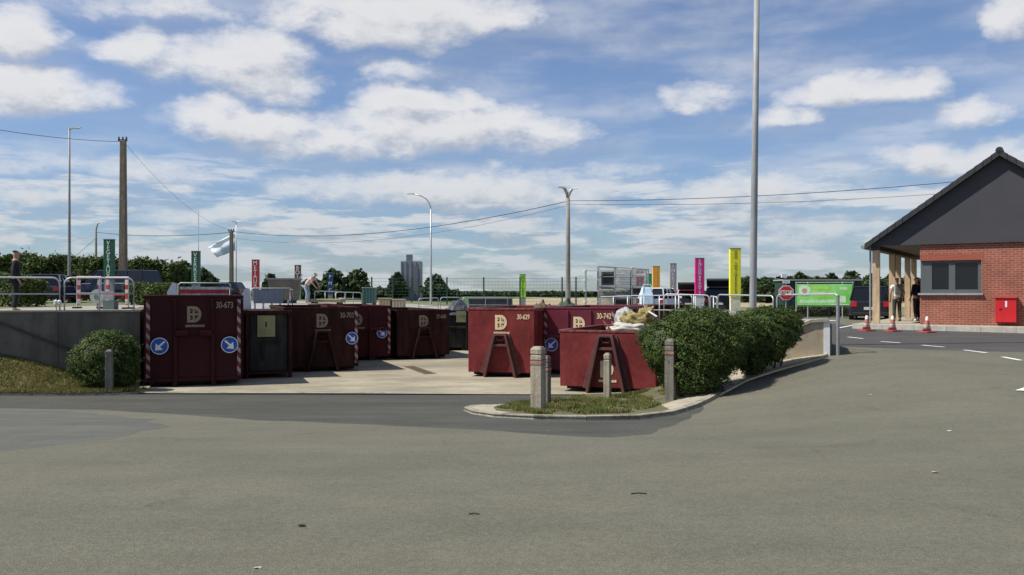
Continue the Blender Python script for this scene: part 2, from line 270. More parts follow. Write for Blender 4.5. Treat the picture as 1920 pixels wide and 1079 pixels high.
# ------------------------------------------------------------------ mesh helpers
class MB:
    def __init__(s): s.v = []; s.f = []; s.m = []
    def add(s, vs, fs, mi=0):
        o = len(s.v); s.v += [tuple(p) for p in vs]; s.f += [tuple(i+o for i in f) for f in fs]; s.m += [mi]*len(fs); return s
    def box(s, c, d, rz=0, mi=0, mtx=None):
        x, y, z = d[0]/2, d[1]/2, d[2]/2
        vs = [Vector((a*x, b*y, e*z)) for e in (-1, 1) for a, b in ((-1, -1), (1, -1), (1, 1), (-1, 1))]
        if mtx: vs = [mtx @ v for v in vs]
        if rz: r = Matrix.Rotation(rz, 3, 'Z'); vs = [r @ v for v in vs]
        return s.add([v+Vector(c) for v in vs], [(3, 2, 1, 0), (4, 5, 6, 7), (0, 1, 5, 4), (1, 2, 6, 5), (2, 3, 7, 6), (3, 0, 4, 7)], mi)
    def bx(s, x0, x1, y0, y1, z0, z1, mi=0): return s.box(((x0+x1)/2, (y0+y1)/2, (z0+z1)/2), (x1-x0, y1-y0, z1-z0), mi=mi)
    def beam(s, a, b, w, h, mi=0, up=(0, 0, 1)):
        a = Vector(a); b = Vector(b); d = (b-a); L = d.length; d.normalize(); up = Vector(up)
        if abs(d.dot(up)) > .99: up = Vector((0, 1, 0))
        x = d.cross(up).normalized(); z = x.cross(d)
        m = Matrix((x, d, z)).transposed()
        return s.box((a+b)/2, (w, L, h), mtx=m, mi=mi)
    def tube(s, pts, r, seg=8, mi=0, cap=True):
        pts = [Vector(p) for p in pts]; rs = r if isinstance(r, (list, tuple)) else [r]*len(pts); rings = []
        ref = Vector((0, 0, 1)) if abs((pts[-1]-pts[0]).normalized().z) < .9 else Vector((0, 1, 0)); o = len(s.v)
        for i, p in enumerate(pts):
            d = (pts[min(i+1, len(pts)-1)]-pts[max(i-1, 0)]).normalized(); x = d.cross(ref)
            x = x.normalized() if x.length > 1e-4 else Vector((1, 0, 0)); y = d.cross(x)
            for k in range(seg): a = 2*pi*k/seg; s.v.append(tuple(p+(x*cos(a)+y*sin(a))*rs[i]))
        for i in range(len(pts)-1):
            for k in range(seg):
                a = o+i*seg+k; b = o+i*seg+(k+1) % seg; s.f.append((a, b, b+seg, a+seg)); s.m.append(mi)
        if cap: s.f.append(tuple(range(o+seg-1, o-1, -1))); s.m.append(mi); e = o+(len(pts)-1)*seg; s.f.append(tuple(range(e, e+seg))); s.m.append(mi)
        return s
    def cone(s, c, prof, seg=16, mi=0):
        o = len(s.v)
        for r, z in prof:
            for k in range(seg): a = 2*pi*k/seg; s.v.append((c[0]+r*cos(a), c[1]+r*sin(a), c[2]+z))
        for i in range(len(prof)-1):
            for k in range(seg): a = o+i*seg+k; b = o+i*seg+(k+1) % seg; s.f.append((a, b, b+seg, a+seg)); s.m.append(mi)
        s.f.append(tuple(range(o+seg-1, o-1, -1))); s.m.append(mi); e = o+(len(prof)-1)*seg; s.f.append(tuple(range(e, e+seg))); s.m.append(mi)
        return s
    def prism(s, poly, y0, y1, mi=0):   # poly in (x,z) extruded along y
        n = len(poly); area = sum(poly[i][0]*poly[(i+1) % n][1]-poly[(i+1) % n][0]*poly[i][1] for i in range(n))
        if area < 0: poly = poly[::-1]
        vs = [(p[0], y0, p[1]) for p in poly]+[(p[0], y1, p[1]) for p in poly]
        fs = [tuple(range(n)), tuple(range(2*n-1, n-1, -1))]+[(i+n, (i+1) % n+n, (i+1) % n, i) for i in range(n)]
        return s.add(vs, fs, mi)
    def disc(s, c, r, y0, y1, seg=24, mi=0):
        return s.prism([(c[0]+r*cos(2*pi*k/seg), c[1]+r*sin(2*pi*k/seg)) for k in range(seg)], y0, y1, mi)
    def build(s, name, mats, parent=None, loc=None, rz=0, smooth=False, bevel=0):
        me = bpy.data.meshes.new(name); me.from_pydata(s.v, [], s.f)
        for m in (mats if isinstance(mats, (list, tuple)) else [mats]): me.materials.append(m)
        me.polygons.foreach_set('material_index', s.m)
        if smooth: me.polygons.foreach_set('use_smooth', [True]*len(s.f))
        me.update(); o = bpy.data.objects.new(name, me); col.objects.link(o)
        if parent: o.parent = parent
        if loc is not None: o.location = loc
        if rz: o.rotation_euler.z = rz
        if bevel:
            b = o.modifiers.new('bevel', 'BEVEL'); b.width = bevel; b.segments = 2; b.limit_method = 'ANGLE'
        return o
def tag(o, label, cat, group=None, kind=None):
    if label: o['label'] = label
    if cat: o['category'] = cat
    if group: o['group'] = group
    if kind: o['kind'] = kind
    return o
def empty(name, loc, rz, label, cat, group=None):
    o = bpy.data.objects.new(name, None); col.objects.link(o); o.location = loc; o.rotation_euler.z = rz; o.empty_display_size = .2
    return tag(o, label, cat, group)
def copy_tree(o, parent=None):
    c = o.copy(); col.objects.link(c); c.parent = parent
    for ch in list(o.children): copy_tree(ch, c)
    return c
def text(name, s, size, m, parent, loc, rx=R(90), depth=.004, align='CENTER', spacing=1.0, xs=1.0, bold=0.0, lines=1.0):
    cu = bpy.data.curves.new(name+'_curve', 'FONT'); cu.body = s; cu.size = size; cu.align_x = align; cu.align_y = 'CENTER'; cu.extrude = depth
    cu.space_character = spacing; cu.offset = bold; cu.space_line = lines
    t = bpy.data.objects.new('tmp', cu); col.objects.link(t); bpy.context.view_layer.update()
    me = bpy.data.meshes.new_from_object(t.evaluated_get(bpy.context.evaluated_depsgraph_get())); bpy.data.objects.remove(t)
    me.materials.clear(); me.materials.append(m); me.name = name
    o = bpy.data.objects.new(name, me); col.objects.link(o); o.parent = parent; o.location = loc; o.rotation_euler.x = rx; o.scale.x = xs
    return o
def fastmesh(name, verts, quads, m, smooth=False):
    me = bpy.data.meshes.new(name); nv = len(verts); k = quads.shape[1]; nf = len(quads)
    me.vertices.add(nv); me.vertices.foreach_set('co', verts.astype(np.float32).ravel())
    me.loops.add(nf*k); me.loops.foreach_set('vertex_index', quads.astype(np.int32).ravel())
    me.polygons.add(nf); me.polygons.foreach_set('loop_start', np.arange(0, nf*k, k, dtype=np.int32)); me.polygons.foreach_set('loop_total', np.full(nf, k, np.int32))
    me.materials.append(m); me.update(calc_edges=True); me.validate()
    return me
def leaves(pts, size, m, name, up=.3, seed=1, norm=None):
    """one small folded leaf quad per point"""
    r = np.random.default_rng(seed); n = len(pts)
    nrm = r.normal(size=(n, 3))
    if norm is not None: nrm = nrm*.75+norm
    nrm[:, 2] += up; nrm /= np.linalg.norm(nrm, axis=1)[:, None]
    a = np.cross(nrm, r.normal(size=(n, 3))); a /= np.linalg.norm(a, axis=1)[:, None]+1e-9; b = np.cross(nrm, a)
    L = size*(.6+.8*r.random((n, 1))); w = L*.55
    v = np.stack([pts-a*L*.5, pts+b*w*.5, pts+a*L*.5, pts-b*w*.5], 1).reshape(-1, 3)
    q = np.arange(n*4).reshape(n, 4)
    return fastmesh(name, v, q, m)
def linkme(name, me, parent=None, loc=None):
    o = bpy.data.objects.new(name, me); col.objects.link(o)
    if parent: o.parent = parent
    if loc is not None: o.location = loc
    return o
def lumps_pts(lumps, n, seed=1, shell=.55, holes=.0):
    """points in the outer shell of a union of ellipsoids, thinned by noise; returns points and outward normals"""
    r = np.random.default_rng(seed); vol = np.array([l[3]*l[4]*l[5] for l in lumps])**.67; vol /= vol.sum(); P = []; NN = []
    for l, f in zip(lumps, vol):
        k = int(n*f); d = r.normal(size=(k, 3)); d /= np.linalg.norm(d, axis=1)[:, None]
        rad = shell+(1-shell)*r.random(k)**.6; rad = np.where(r.random(k) < .035, rad*(1.0+.16*r.random(k)), rad)
        ph = d*3.1; wob = 1+.10*np.sin(ph[:, 0]*2.3+l[0]*5)*np.cos(ph[:, 1]*2.9+l[1])+.07*np.sin(ph[:, 2]*4.7+ph[:, 0]*3+l[2])+.06*r.normal(size=k)*(r.random(k) < .3)
        p = d*(rad*wob)[:, None]*np.array(l[3:6])+np.array(l[:3]); P.append(p); NN.append(d)
    P = np.concatenate(P); NN = np.concatenate(NN)
    if holes > 0:
        keep = np.array([noise.noise(Vector(p)*(holes)) > -.22 for p in P]); P = P[keep]; NN = NN[keep]
    return P, NN

# ------------------------------------------------------------------ ground sheets (one triangulation, split by surface)
def inpoly(p, poly):
    c = False; n = len(poly); x, y = p; j = n-1
    for i in range(n):
        xi, yi = poly[i][:2]; xj, yj = poly[j][:2]
        if (yi > y) != (yj > y) and x < (xj-xi)*(y-yi)/(yj-yi)+xi: c = not c
        j = i
    return c
H2 = lambda px, py: tuple(hit(px, py).xy)
WA = 14; wd = (-cos(R(WA)), -sin(R(WA)))
WE = (-10.03, 23.0); WL = (WE[0]+wd[0]*16, WE[1]+wd[1]*16)       # end and far end of the left retaining wall
W0 = H2(1555, 668)                                              # corner of the wing wall beside the ramp
print('W0', W0)
W1 = (W0[0]-1.55, W0[1]+.36); W2 = (4.9, W0[1]+.0)
PIT = [(-9.75, 21.25), (-4, 21.35), (1.6, 21.0), (4.7, 21.0), (5.4, 23.2), (5.7, 28.5), (6.0, 32.8), (2.6, 33.6), (1.2, 42), (-4.6, 42), (-5.0, 40.5), (-12.4, 29.2), (-10.1, 23.15)]
isl_px = [(868, 770), (885, 777), (925, 783), (1000, 787), (1100, 789), (1200, 787), (1262, 779), (1310, 764), (1352, 742), (1400, 716), (1450, 699), (1510, 682), (1553, 670)]
ISL = [H2(*p) for p in isl_px]+[W1, (4.75, 20.95), (3.4, 20.9), H2(1160, 744), H2(1100, 745), H2(1040, 751), H2(960, 760), H2(905, 764)]
BANK = [H2(-900, 745), H2(-300, 744), H2(0, 742.5), H2(120, 743), H2(215, 742), H2(262, 739), H2(276, 736), (-9.8, 21.3), (-9.95, 23.05), WE, WL]
def rough(poly, amp, step=.35):
    out = []
    for i in range(len(poly)):
        a = Vector(poly[i][:2]); b = Vector(poly[(i+1) % len(poly)][:2]); L = (b-a).length; k = max(1, int(L/step)) if L < 40 else 1
        for j in range(k):
            p = a+(b-a)*j/k; out.append((p.x+amp*noise.noise(Vector((p.x*1.3, p.y*2, 3))), p.y+amp*noise.noise(Vector((p.x*2.1, p.y*1.7, 9)))+amp*.3*noise.noise(Vector((p.x*7, p.y*7, 1)))))
    return out
DARK = [H2(-900, 748), H2(-300, 752), H2(0, 766), H2(190, 769), H2(330, 777), H2(480, 788), H2(700, 797), H2(900, 806), H2(1040, 816), H2(1150, 822), H2(1215, 815), H2(1275, 793), H2(1320, 768),
        (4.7, 21.5), (-9.8, 21.9), H2(262, 735), H2(120, 738), H2(-300, 738), H2(-900, 738)]
BLU = [H2(-300, 768), H2(0, 769), H2(110, 770), H2(250, 782), H2(332, 800), H2(240, 817), H2(120, 832), H2(0, 850), H2(-300, 880)]
RDK = [H2(1573, 650), H2(1720, 656), H2(1920, 661), H2(2300, 668), (60, 26), (60, 30), (19, 29.2), (13, 33), (15, 60), (11, 60), (9.4, 30)]
FRONT = [(-70, -25), (70, -25), (70, 34), (24, 42), (20, 64), (11, 64), (9.4, 30), W0, W1, (4.75, 20.95), (4.7, 21.0), (1.6, 21.0), (-4, 21.35), (-9.75, 21.25), (-9.95, 23.05), WE, WL, (-70, WL[1]-11)]
def bankz(X, Y):
    # turf bank climbing to the left against the wall
    e = (BANK[2][1])
    lx = ss((-9.6-X)/4.5); ly = ss((Y-20.9)/1.7)
    t = min(max((-10.8-X)/2.5, 0), 1.5)**1.2
    return g(X, Y)+.08*ss((Y-20.3)/.4)+ly*(.05+.93*t)
def yardz(X, Y):
    w = 1-ss((Y-20.9)/1.6); return g(X, Y)*w-.9*(1-w)+.004
def islz(X, Y): return g(X, Y)+.05
verts2 = []; edges2 = []
def addp(x, y): verts2.append(Vector((x, y))); return len(verts2)-1
def addpoly(poly, step=.8):
    ids = []
    for i in range(len(poly)):
        a = Vector(poly[i][:2]); b = Vector(poly[(i+1) % len(poly)][:2]); L = (b-a).length; k = max(1, int(L/step)) if L < 30 else max(1, int(L/6))
        for j in range(k): ids.append(addp(*(a+(b-a)*j/k)))
    for i in range(len(ids)): edges2.append((ids[i], ids[(i+1) % len(ids)]))
DARK = rough(DARK, .10); BLU = rough(BLU, .35)
for p in (PIT, ISL, BANK, DARK, BLU, RDK, FRONT): addpoly(p)
for x in np.arange(-26, 27, .9):
    for y in np.arange(0.5, 44, .9): addp(x+.05*sin(y*9), y+.05*sin(x*7))
for x in np.arange(-120, 121, 8):
    for y in np.arange(-24, 200, 8):
        if not (-26 < x < 27 and 0 < y < 44): addp(x+.1, y+.1)
for x in np.arange(-1500, 1501, 100):
    for y in list(np.arange(210, 700, 45))+[900, 1300, 1800, 2600]: addp(x, y)
for x in np.arange(-1500, 1501, 150): addp(x, -300)
for y in range(-200, 201, 60): addp(-1500, y); addp(1500, y)
FLDG = [(-200, 66), (200, 66), (200, 76), (-200, 76)]
addpoly(FLDG, 9); addpoly([(-900, 76), (900, 76), (900, 225), (-900, 225)], 20)
vo_, eo_, fo_, _, _, _ = delaunay_2d_cdt(verts2, edges2, [], 0, 1e-4, False)
regs = {}
def cls(c):
    x, y = c
    if -30 < x < 30 and 10 < y < 45:
        if inpoly(c, PIT): return 'yard'
        if inpoly(c, ISL): return 'verge'
        if inpoly(c, BANK): return 'bank'
    if inpoly(c, FRONT):
        if inpoly(c, DARK): return 'road_dark'
        if inpoly(c, RDK): return 'road_right'
        if inpoly(c, BLU): return 'road_blue'
        return 'road'
    if -16 < x < 14 and 20 < y < 58: return 'quay'
    if 76 < y < 225 and x > .016*y: return 'wheat'
    if y > 76: return 'crop'
    return 'field'
ZF = dict(yard=yardz, verge=islz, bank=bankz, road=g, road_dark=g, road_right=g, road_blue=g, quay=U, wheat=U, crop=U, field=U)
GM = dict(road=('road', ['road', 'road_dark', 'road_right', 'road_blue'], [asph, asph_d, asph_r, asph_b]), yard=('yard', ['yard'], [conc_y]),
          verge=('verge', ['verge'], [soil]), bank=('bank', ['bank'], [grassb]), ground=('ground', ['quay', 'field', 'wheat', 'crop'], [gravel, field, wheat, crop]))
for f in fo_:
    c = sum((vo_[i] for i in f), Vector((0, 0)))/len(f); regs.setdefault(cls((c.x, c.y)), []).append(f)
for key, (nm, rl, ms) in GM.items():
    b = MB(); idx = {}
    for mi, r_ in enumerate(rl):
        for f in regs.get(r_, []):
            out = []
            for i in f:
                z = ZF[r_](vo_[i].x, vo_[i].y); k = (i, round(z, 3))
                if k not in idx: idx[k] = len(b.v); b.v.append((vo_[i].x, vo_[i].y, z))
                out.append(idx[k])
            b.f.append(tuple(out)); b.m.append(mi)
    tag(b.build(nm, ms, smooth=True), None, None, kind='structure')

# kerbs: a continuous chain of laid stones
def kerb(path, fn, w, h, label, lo=.25):
    b = MB(); pts = [Vector(p[:2]) for p in path]; res = []
    for i in range(len(pts)-1):
        a, c = pts[i], pts[i+1]; L = (c-a).length; k = max(1, round(L/.9))
        for j in range(k): res.append(a+(c-a)*j/k)
    res.append(pts[-1])
    nrm = []
    for i in range(len(res)):
        d = (res[min(i+1, len(res)-1)]-res[max(i-1, 0)]).normalized(); nrm.append(Vector((-d.y, d.x)))
    for i in range(len(res)-1):
        a, c = res[i], res[i+1]; d = (c-a).normalized()*.006; a2 = a+d; c2 = c-d
        za, zc = fn(a.x, a.y), fn(c.x, c.y); na, nc = nrm[i], nrm[i+1]
        P = [(*(a2), za-lo), (*(c2), zc-lo), (*(c2+nc*w), zc-lo), (*(a2+na*w), za-lo), (*(a2+na*.02), za+h), (*(c2+nc*.02), zc+h), (*(c2+nc*w), zc+h), (*(a2+na*w), za+h)]
        b.add(P, [(3, 2, 1, 0), (4, 5, 6, 7), (0, 1, 5, 4), (1, 2, 6, 5), (2, 3, 7, 6), (3, 0, 4, 7)])
    return tag(b.build('kerb', kerbm), label, 'kerb')
isl_front = [H2(905, 764), H2(880, 766)]+[H2(*p) for p in isl_px[:9]]
kerb(isl_front, g, .15, .065, 'pale concrete kerb curving round the tip of the bollard island')
kerb([BANK[i] for i in range(1, 8)], g, .13, .06, 'low pale kerb along the foot of the dry grass bank')
# worn concrete apron beside the bushes
ap = [H2(*p) for p in ((1262, 777), (1310, 762), (1352, 740), (1400, 715), (1450, 698), (1510, 681), (1553, 669))]
ai = [H2(*p) for p in ((1240, 765), (1275, 754), (1310, 735), (1352, 708), (1405, 690), (1470, 678), (1540, 667))]
b = MB()
for i in range(len(ap)-1):
    q = [ap[i], ap[i+1], ai[i+1], ai[i]]; b.add([(x, y, g(x, y)+.062) for x, y in q]+[(x, y, g(x, y)-.1) for x, y in q], [(0, 1, 2, 3), (4, 5, 1, 0), (5, 6, 2, 1), (6, 7, 3, 2), (7, 4, 0, 3)])
tip = [H2(*q) for q in ((872, 769), (906, 764.5), (945, 763.5), (925, 769), (930, 776), (960, 780), (925, 782), (887, 776))]
b.add([(x, y, g(x, y)+.058) for x, y in tip], [tuple(range(8))[::-1]])
tag(b.build('path', conc_l), None, None, kind='structure')
tag(MB().add([(-9.75, 21.1, -.875), (1.6, 20.87, -.86), (1.6, 21.05, -.87), (-9.75, 21.42, -.885)], [(0, 1, 2, 3)]).build('path', kerbm, loc=(0, 0, .012)), None, None, kind='structure')

# ------------------------------------------------------------------ retaining walls
def wallseg(b, a, c, z0, z1a, z1c, th, mi=0):
    a = Vector(a); c = Vector(c); d = (c-a).normalized(); n = Vector((-d.y, d.x))*th
    P = [(*a, z0), (*c, z0), (*(c+n), z0), (*(a+n), z0), (*a, z1a), (*c, z1c), (*(c+n), z1c), (*(a+n), z1a)]
    b.add(P, [(3, 2, 1, 0), (4, 5, 6, 7), (0, 1, 5, 4), (1, 2, 6, 5), (2, 3, 7, 6), (3, 0, 4, 7)], mi)
rw = empty('retaining_wall', (0, 0, 0), 0, 'long grey concrete retaining wall behind the dry grass bank', 'wall')
b = MB(); k = 8; prev = Vector(WL)
for i in range(k):
    a = Vector(WL).lerp(Vector(WE), i/k); c = Vector(WL).lerp(Vector(WE), (i+1)/k); d = (c-a).normalized()*.012
    wallseg(b, a+d*(i > 0), c-d*0, -1.2, 1.10, 1.10, .3)
    wallseg(b, a-d*.5, a+d*.5, -1.2, 1.095, 1.095, .27)
b.build('wall_panel', conc_w, rw)
b = MB(); e = Vector((cos(R(WA)), sin(R(WA)))); nn = Vector((-e.y, e.x))
wallseg(b, Vector(WL)-nn*.03, Vector(WE)-nn*.03+e*.03, 1.10, 1.15, 1.15, .36); b.build('coping', conc_l, rw)
# sloping dark bar across the wall face
b = MB(); p0 = Vector(WE)-e*7.0; p1 = Vector(WE)-e*1.2
b.beam((p0.x+nn.x*-.02, p0.y+nn.y*-.02, 2.2-.9), (p1.x-nn.x*.02, p1.y-nn.y*.02, -.25), .05, .06)
q0 = Vector(WE)-e*2.62
b.v = []; b.f = []; b.m = []
pA = Vector(WE)-e*3.9; pB = Vector(WE)-e*1.7
b.beam((pA.x-nn.x*.03, pA.y-nn.y*.03, 1.07), (pB.x-nn.x*.03, pB.y-nn.y*.03, .10), .05, .055); b.build('sloping_bar', mat('dark_bar', (.05, .05, .046), .8), rw)
pw = empty('pit_wall', (0, 0, 0), 0, 'tall concrete quay wall holding up the ground around the sunken container yard', 'wall')
b = MB(); pl = [(5.1, 21.1)]+PIT[4:]
for i in range(len(pl)-1):
    a, c = pl[i], pl[i+1]
    A = Vector(a); C = Vector(c); d = (C-A).normalized(); n = Vector((d.y, -d.x))*.28
    wallseg(b, C+n, A+n, -1.2, U(*c)+.03, U(*a)+.03, -.30)
    wallseg(b, C-n*.0, A-n*.0, -1.2, U(*c)+.02, U(*a)+.02, -.0) if False else None
b.build('wall_body', conc_w, pw)
# wing wall with sloping end beside the ramp
ww = empty('wing_wall', (W0[0], W0[1], 0), 0, 'low tan concrete wing wall with white corner edge beside the ramp', 'wall')
d = (Vector(W1)-Vector(W0)).normalized(); nb = Vector((d.y, -d.x))   # points away from the camera
if nb.y < 0: nb = -nb
def P3(t, off, z): q = d*t+nb*off; return (q.x, q.y, z)
zt = EYE-(604-HY)/F*W0[1]; zb = g(*W0)
L1_ = 1.6
prof = [(0, zt), (.16, zt), (.42, zt-.02), (.75, zt-.16), (1.15, zt-.40), (1.6, zt-.62), (3.4, -.2), (3.4, -.9), (0, -.9)]
b = MB(); n_ = len(prof)
b.add([P3(t, 0, z) for t, z in prof]+[P3(t, .22, z) for t, z in prof], [tuple(range(n_))[::-1], tuple(range(n_, 2*n_))]+[(i, (i+1) % n_, (i+1) % n_+n_, i+n_) for i in range(n_)])
b.build('wall_body', conc_t, ww)
b = MB()
for i in range(6):
    (t0, z0), (t1, z1) = prof[i], prof[i+1]
    A = [P3(t0, -.05, z0), P3(t1, -.05, z1), P3(t1, .27, z1), P3(t0, .27, z0)]
    b.add(A+[(x, y, z+.07) for x, y, z in A], [(0, 1, 2, 3), (7, 6, 5, 4), (0, 4, 5, 1), (1, 5, 6, 2), (2, 6, 7, 3), (3, 7, 4, 0)])
b.build('coping', conc_l, ww)
b = MB(); b.add([P3(.13, -.012, zb-.3), P3(-.012, -.012, zb-.3), P3(-.012, -.012, zt), P3(.13, -.012, zt)]+[P3(.13, -.002, zb-.3), P3(-.012, .02, zb-.3), P3(-.012, .02, zt), P3(.13, -.002, zt)],
    [(0, 1, 2, 3), (7, 6, 5, 4), (0, 4, 5, 1), (1, 5, 6, 2), (2, 6, 7, 3), (3, 7, 4, 0)]); b.build('white_edge', white, ww)
b = MB()
rd = Vector((.16, .99)).normalized()   # the return face running back beside the road
A = Vector((0, 0)); 
path_r = [Vector((0, .0)), Vector((.55, 1.3)), Vector((1.5, 9.5)), Vector((3.6, 15))]
for i in range(3):
    wallseg(b, path_r[i], path_r[i+1], -.5, zt-.0-.12*i, zt-.12*(i+1) if i else zt-.12, .2)
b.build('return_wall', conc_w, ww)

# ------------------------------------------------------------------ containers
def logo(parent, x, z, w, m):
    b = MB(); h = w*1.22; t = w*.21; y0, y1 = -.010, -.002
    x0 = x-w/2; z0 = z-h/2
    b.bx(x0, x0+t, y0, y1, z0, z0+h); b.bx(x0+t, x0+w*.5, y0, y1, z0+h-t, z0+h); b.bx(x0+t, x0+w*.5, y0, y1, z0, z0+t)
    b.bx(x0+t, x0+w*.85, y0, y1, z0+h*.5-t*.42, z0+h*.5+t*.42)
    b.bx(x0+w*.46-t*.35, x0+w*.46+t*.35, y0-.001, y1, z0+t, z0+h-t)
    k = 10; prev = None
    for i in range(k):
        a0 = -pi/2+pi*i/k; a1 = -pi/2+pi*(i+1)/k; cx = x0+w*.5; cz = z0+h/2
        o = [(cx+w*.5*cos(a), cz+h/2*sin(a)) for a in (a0, a1)]; n = [(cx+(w*.5-t)*cos(a), cz+(h/2-t)*sin(a)) for a in (a0, a1)]
        b.prism([o[0], o[1], n[1], n[0]], y0, y1)
    b.bx(x0+t, x0+t+w*.10, y0-.002, y1, z0+h*.68, z0+h*.74); b.bx(x0+t, x0+t+w*.10, y0-.002, y1, z0+h*.26, z0+h*.32); b.bx(x0+w*.60, x0+w*.66, y0-.002, y1, z0+t, z0+h*.34); b.bx(x0+w*.60, x0+w*.66, y0-.002, y1, z0+h*.62, z0+h-t)
    b.build('emblem', m, parent)
    b = MB(); r_ = random.Random(3); xx = x-w*.62
    while xx < x+w*.62:
        ww_ = w*(.07+.06*r_.random()); b.bx(xx, xx+ww_, y0, y1, z0-w*.34, z0-w*.15-w*.03*r_.random()); xx += ww_+w*.022
    b.build('emblem_caption', m, parent)
def arrow_sign(parent, x, z, r, left=True, front=-.05):
    b = MB(); b.disc((x, z), r, front, front+.02, 28, 0); b.disc((x, z), r*.985, front-.002, front, 28, 1); b.disc((x, z), r*.90, front-.004, front-.002, 28, 0)
    s = -1 if left else 1
    pl = [(-.5, .5), (-.62, .36), (-.12, -.14), (-.42, -.42), (.52, -.55), (.40, .40), (.13, .12), (-.36, .62)]
    pl = [(-.52, .64), (-.66, .48), (-.05, -.12), (-.40, -.46), (.52, -.56), (.44, .36), (.12, .06)]
    pp = [(x+s*a*r*.92, z+c*r*.92) for a, c in pl]
    b.prism(pp, front-.008, front-.004, 1); b.build('direction_sign', [blue, white], parent)
def container(name, fl, ang, w, h, L, kind, number, label, lm=None, m=None, signs=(), tapes=(), floor=-.9, logo_x=0, clear=.14, emblem=True, az=None, numx=None):
    """front face at local y=0, facing local -y; fl = front left corner in plan"""
    m = m or maroon; lm = lm or cream; e = Vector((cos(ang), sin(ang))); c = Vector(fl)+e*w/2
    root = empty(name, (c.x, c.y, floor), ang, label, 'container', 'roll-off containers parked in the sunken yard')
    hw = w/2; b = MB(); t = .05
    b.bx(-hw, hw, 0, t, clear, h); b.bx(-hw, hw, L-t, L, clear, h); b.bx(-hw, -hw+t, t, L-t, clear, h); b.bx(hw-t, hw, t, L-t, clear, h); b.bx(-hw+t, hw-t, t, L-t, clear, clear+.06)
    k = int(L/.62)
    for i in range(1, k):
        y = L*i/k
        for s in (-1, 1): b.bx(min(s*hw, s*(hw+.07)), max(s*hw, s*(hw+.07)), y-.045, y+.045, clear+.02, h-.1)
    b.build('body', m, root, bevel=.012)
    b = MB()
    b.bx(-hw-.02, hw+.02, -.012, .03, h-.05, h+.012); b.bx(-hw-.03, hw+.03, L-.03, L+.05, h-.09, h+.012)
    for s in (-1, 1): b.bx(s*hw-.05, s*hw+.05, .03, L-.03, h-.09, h+.010)
    b.build('top_rim', rimm if m is maroon else m, root, bevel=.01)
    b = MB()
    for s in (-1, 1): b.bx(s*.50-.06, s*.50+.06, .02, L-.1, 0.0, clear-.002)
    for i in range(6): y = .3+i*(L-.6)/5; b.bx(-hw+.1, hw-.1, y-.04, y+.04, clear-.09, clear-.003)
    b.build('skid', blacks, root)
    if kind == 'A':
        b = MB(); at, ax = .62*h, .20*w/2.2; bot = .0
        at = az or at
        for s in (-1, 1):
            lx0, lx1 = s*.17+logo_x, s*.47+logo_x
            b.beam((lx0, -.10, at), (lx1, -.10, 0.02), .075, .20, up=(0, 1, 0))
            b.beam((lx0-s*.0, -.02, at), (lx1+s*.06, -.02, 0.1), .20, .03, up=(0, 1, 0))
        b.bx(-.19+logo_x, .19+logo_x, -.19, -.01, at-.02, at+.045); b.bx(-.2+logo_x, .2+logo_x, -.16, -.03, at-.34, at-.27)
        b.tube([(logo_x-.14, -.10, at-.05), (logo_x-.08, -.12, at-.15), (logo_x+.08, -.12, at-.15), (logo_x+.14, -.10, at-.05)], .025)
        b.build('hook_frame', MATS['hook_frame_paint'] if m is maroon else m, root, bevel=.008)
    elif kind == 'B':
        b = MB(); lz = h*.60
        for x in (-.47, .47):
            b.bx(x-.035, x+.035, -.06, 0, lz+.04, h-.1); b.bx(x-.045, x+.045, -.09, 0, 0.0, lz-.01)
        b.bx(-hw+.1, -.42, -.05, 0, lz-.06, lz+.0) if ('wide' in name) else None
        b.bx(-.46, -.16, -.16, -.0, lz-.10, lz+.03); b.bx(.14, .46, -.16, 0, lz-.10, lz+.03); b.beam((-.18, -.1, lz-.02), (.18, -.1, lz-.02), .04, .04)
        b.bx(-hw+.02, hw-.02, -.03, 0, clear, clear+.10)
        b.build('front_bracing', m, root, bevel=.008)
        b = MB(); b.bx(-.42, .42, -.012, -.002, clear+.12, lz-.12); b.build('access_panel', MATS['shaded_crimson_steel'] if lm is cream_d else m, root)
    elif kind == 'R':   # R2: ribs and ledge
        b = MB()
        for x in (-.36, .36): b.bx(x-.035, x+.035, -.05, 0, h*.55+.05, h-.09)
        b.bx(-hw+.08, -.38, -.13, 0, h*.55, h*.55+.10); b.bx(.38, hw-.08, -.13, 0, h*.55, h*.55+.10)
        b.bx(-.40, .40, -.08, 0, h*.55, h*.55+.045)
        for x in (-.36, .36): b.bx(x-.045, x+.045, -.10, 0, 0.0, h*.55-.002)
        b.build('front_bracing', m, root, bevel=.008)
    for s in tapes:
        b = MB(); x = s*(hw-.075); b.bx(x-.045, x+.045, -.045, -.002, clear+.12, h-.10)
        o = b.build('reflective_strip', tape, root)
        if s < 0: o.scale.x = 1
    if number:
        text('number', number, .235 if w > 2.15 else .2, lm, root, ((hw-.14) if numx is None else numx, -.006, h-.26), align='RIGHT', xs=.68, bold=.005)
    if emblem: logo(root, logo_x, h-.50 if kind != 'A' else (h-.42), .36, lm)
    for (x, z, left, r_) in signs: arrow_sign(root, x, z, r_, left, -.075)
    return root
def plan(px, Y): return ((px-960)/F*Y, Y)
A20 = R(20)
c1 = container('roll_off_container', plan(272, 22.5), A20, 2.43, 2.43, 6.2, 'B', '30-673', 'tall dark maroon container numbered 30-673 nearest the left retaining wall', cream_d, dkmar if False else mat('shaded_crimson_steel', (.040, .009, .010), .7, .12, 1.6, spec=.15), [(-.86, 1.10, True, .225), (.90, 1.10, False, .225)], (-1, 1), numx=1.0)  # crimson darkened here: the shade on this front is in the colour
c1['group'] = 'roll-off containers parked in the sunken yard'
